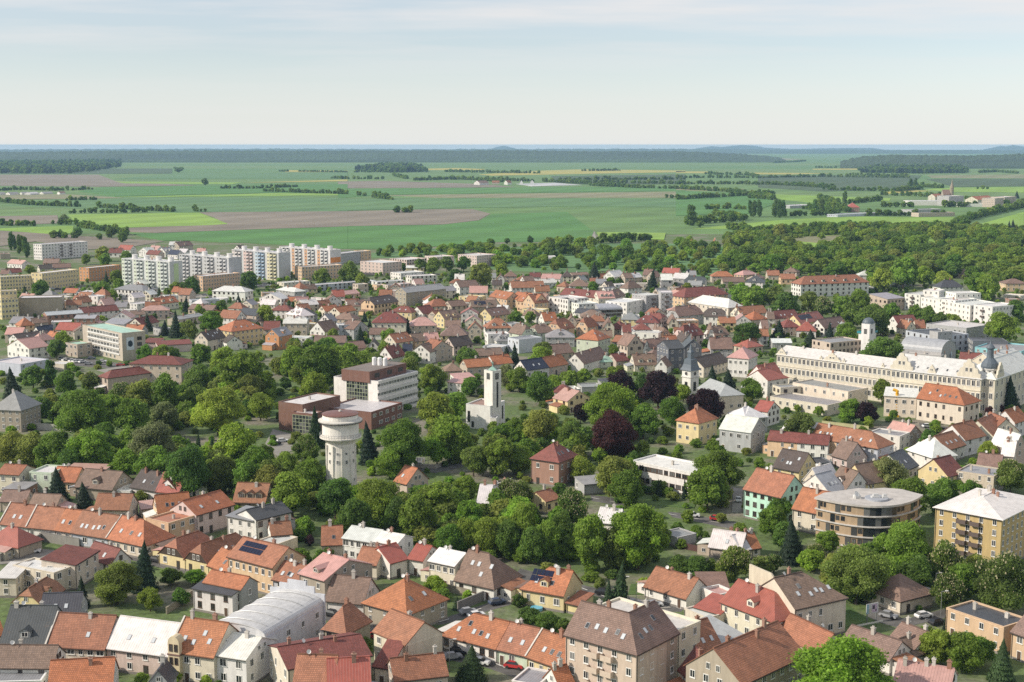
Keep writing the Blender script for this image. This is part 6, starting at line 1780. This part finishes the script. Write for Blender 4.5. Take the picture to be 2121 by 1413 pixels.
    for i, (c, x, y, hh) in enumerate((('K3', 1605, 1325, 7), ('K4', 1030, 800, 6), ('K5', 1430, 900, 7), ('A', 1283, 1040, 6), ('L1', 805, 1350, 6), ('M0', 1300, 570, 9), ('M0', 1625, 545, 9), ('M0', 745, 640, 9), ('K5', 1385, 740, 7), ('K4', 920, 740, 6))): lamp(c, x, y, hh)
    pk, cr, bl = (.55, .42, .55), (.55, .52, .42), (.30, .45, .55)
    billboard('K5', (812, 925), (910, 905), 2.2, 4.6, 'colourful billboard beside the road junction', ((.0, .2, .02, .98, bl), (.22, .45, .05, .5, cr), (.45, .9, .1, .9, pk), (.5, .7, .4, .8, (.08, .07, .1)), (.75, .85, .15, .4, (.12, .1, .14))))
    billboard('A', (1182, 1030), (1258, 1030), .6, 2.6, 'grey and white billboard in front of dark park trees', ((.1, .5, .3, .9, (.2, .2, .24)), (.3, .4, .2, .85, (.5, .52, .62)), (.6, .68, .4, .95, (.45, .52, .6)), (.7, .9, .1, .6, (.4, .38, .3))))
    # pool beside the yellow villa, road barrier, deck of the overpass
    P = cat('K4', 205, 815); t = empty('paddling_pool', P); MB().tube([(1.5, 0), (1.5, .7)], 24, 0).build('pool_wall', ['plain'], t, (.2, .45, .6)); MB().tube([(1.42, .7), (1.42, .72)], 24).build('water', ['pool'], t); tag(t, 'small round blue pool in the garden of the yellow villa', 'pool', None, None, (1111, 1263))
    A, B = cat('K5', 700, 975), cat('K5', 950, 925); d = B - A; t = empty('guard_rail', (A.x, A.y, 0), math.atan2(d.y, d.x)); n = 6
    for k in range(n + 1): o = MB().box(-.06, .06, -.06, .06, 0, .95).build('post', ['steel'], t); o.location = (d.length * k / n, 0, 0)
    MB().box(0, d.length, -.1, -.06, .5, .9).build('rail', ['white'], t); tag(t, 'white guard rail beside the junction below the billboard', 'guard rail', None, None, (1795, 1295))
    A, B = cat('M3', 875, 505, 4), cat('M3', 1225, 440, 4); d = B - A; t = empty('overpass', (A.x, A.y, 0), math.atan2(d.y, d.x)); L = math.hypot(d.x, d.y)
    MB().box(0, L, 0, 9, 3.4, 4.1).build('deck', ['plaster'], t, (.50, .49, .47)); MB().box(0, L, -.1, .1, 4.1, 5).box(0, L, 8.9, 9.1, 4.1, 5).build('parapet', ['plain'], t, (.25, .33, .42))
    for k in range(6): o = MB().box(-.5, .5, .5, 8.5, 0, 3.4).build('pier', ['plaster'], t, (.4, .4, .38)); o.location = (L * (k + .5) / 6, 0, 0)
    tag(t, 'pale road overpass between trees right of the long red-roofed house', 'bridge', None, None, (1850, 588))
# ---------------------------------------------------------------- labels that single each thing out
LAND = [('the white water tower', 702, 930), ('the brown and white hotel', 785, 800), ('the cream bell tower', 1015, 820), ('the long cream school', 1800, 760), ('the pale green striped panel block', 305, 570), ('the pink-blue-yellow panel block', 540, 550),
        ('the curved apartment block', 1800, 1060), ('the brown corner apartment block', 1240, 1340), ('the grey barrel-roofed hall', 590, 1300), ('the slate-blue chapel spire', 1430, 750), ('the big reddish beech', 1268, 910), ('the green-roofed office', 225, 705),
        ('the domed tower', 1798, 690), ('the long red-brown-roofed house', 1720, 590), ('the ochre apartment block', 2040, 1100), ('the grey barrel-roofed glazed hall', 1268, 645), ('the orange-walled building', 1470, 610), ('the restaurant firewall', 1600, 1220),
        ('the yellow villa with solar panels', 1130, 1225), ('the black-roofed grey house', 60, 1320), ('the white long two-storey office', 1370, 975), ('the grey villa', 40, 850), ('the red-roofed beige villa', 330, 770), ('the vaulted sports hall', 1930, 710), ('the poplars by the field', 38, 510)]
ORD = ['nearest', 'second nearest', 'third nearest', 'fourth nearest', 'fifth nearest', 'sixth nearest', 'seventh nearest', 'eighth nearest', 'ninth nearest', 'tenth nearest'] + [f'{k}th nearest' for k in range(11, 60)]
def label_all():
    buckets = {}
    for o, lab, desc, pos in THINGS:
        if lab: o['label'] = lab; continue
        x, y = pos; best = min(LAND, key=lambda l: math.hypot(l[1] - x, (l[2] - y) * 1.4)); dx, dy = x - best[1], y - best[2]
        dr = ('left of' if dx < 0 else 'right of') if abs(dx) > abs(dy) * 1.2 else ('behind' if dy < 0 else 'in front of')
        buckets.setdefault((desc, dr, best[0]), []).append((math.hypot(dx, dy), o.name, o))
    for (desc, dr, l), v in buckets.items():
        v.sort(key=lambda q: q[0])
        for k, (_, _, o) in enumerate(v):
            o['label'] = f'{desc} {dr} {l}' if len(v) == 1 else f'{desc}, {ORD[k]} {dr} {l}'
            if len(o['label'].split()) > 16: o['label'] = o['label'].replace(' and solar panels', '').replace(' and dormers', '')
            if len(o['label'].split()) > 16: o['label'] = o['label'].replace(' and roof windows', '').replace('small ', '').replace(' parked car', ' car').replace('tall ', '')
# ---------------------------------------------------------------- the air
def haze():
    m = bpy.data.materials.new('haze'); m.use_nodes = True; N, L = m.node_tree.nodes, m.node_tree.links
    N.remove(N['Principled BSDF']); v = N.new('ShaderNodeVolumePrincipled'); v.inputs['Color'].default_value = (.44, .68, 1.0, 1); v.inputs['Density'].default_value = HAZE
    v.inputs['Anisotropy'].default_value = 0.0
    L.new(v.outputs[0], N['Material Output'].inputs['Volume'])
    MT['haze'] = m; o = MB().box(-25000, 25000, -400, 30800, -1.5, 112).build('haze', ['haze']); struct(o, 'stuff', 'thin blue haze over the plain')
HAZE = 4.3e-5
town(); landmarks(); infill(); annexes(); plant(); woods(); furnish(); label_all(); haze()
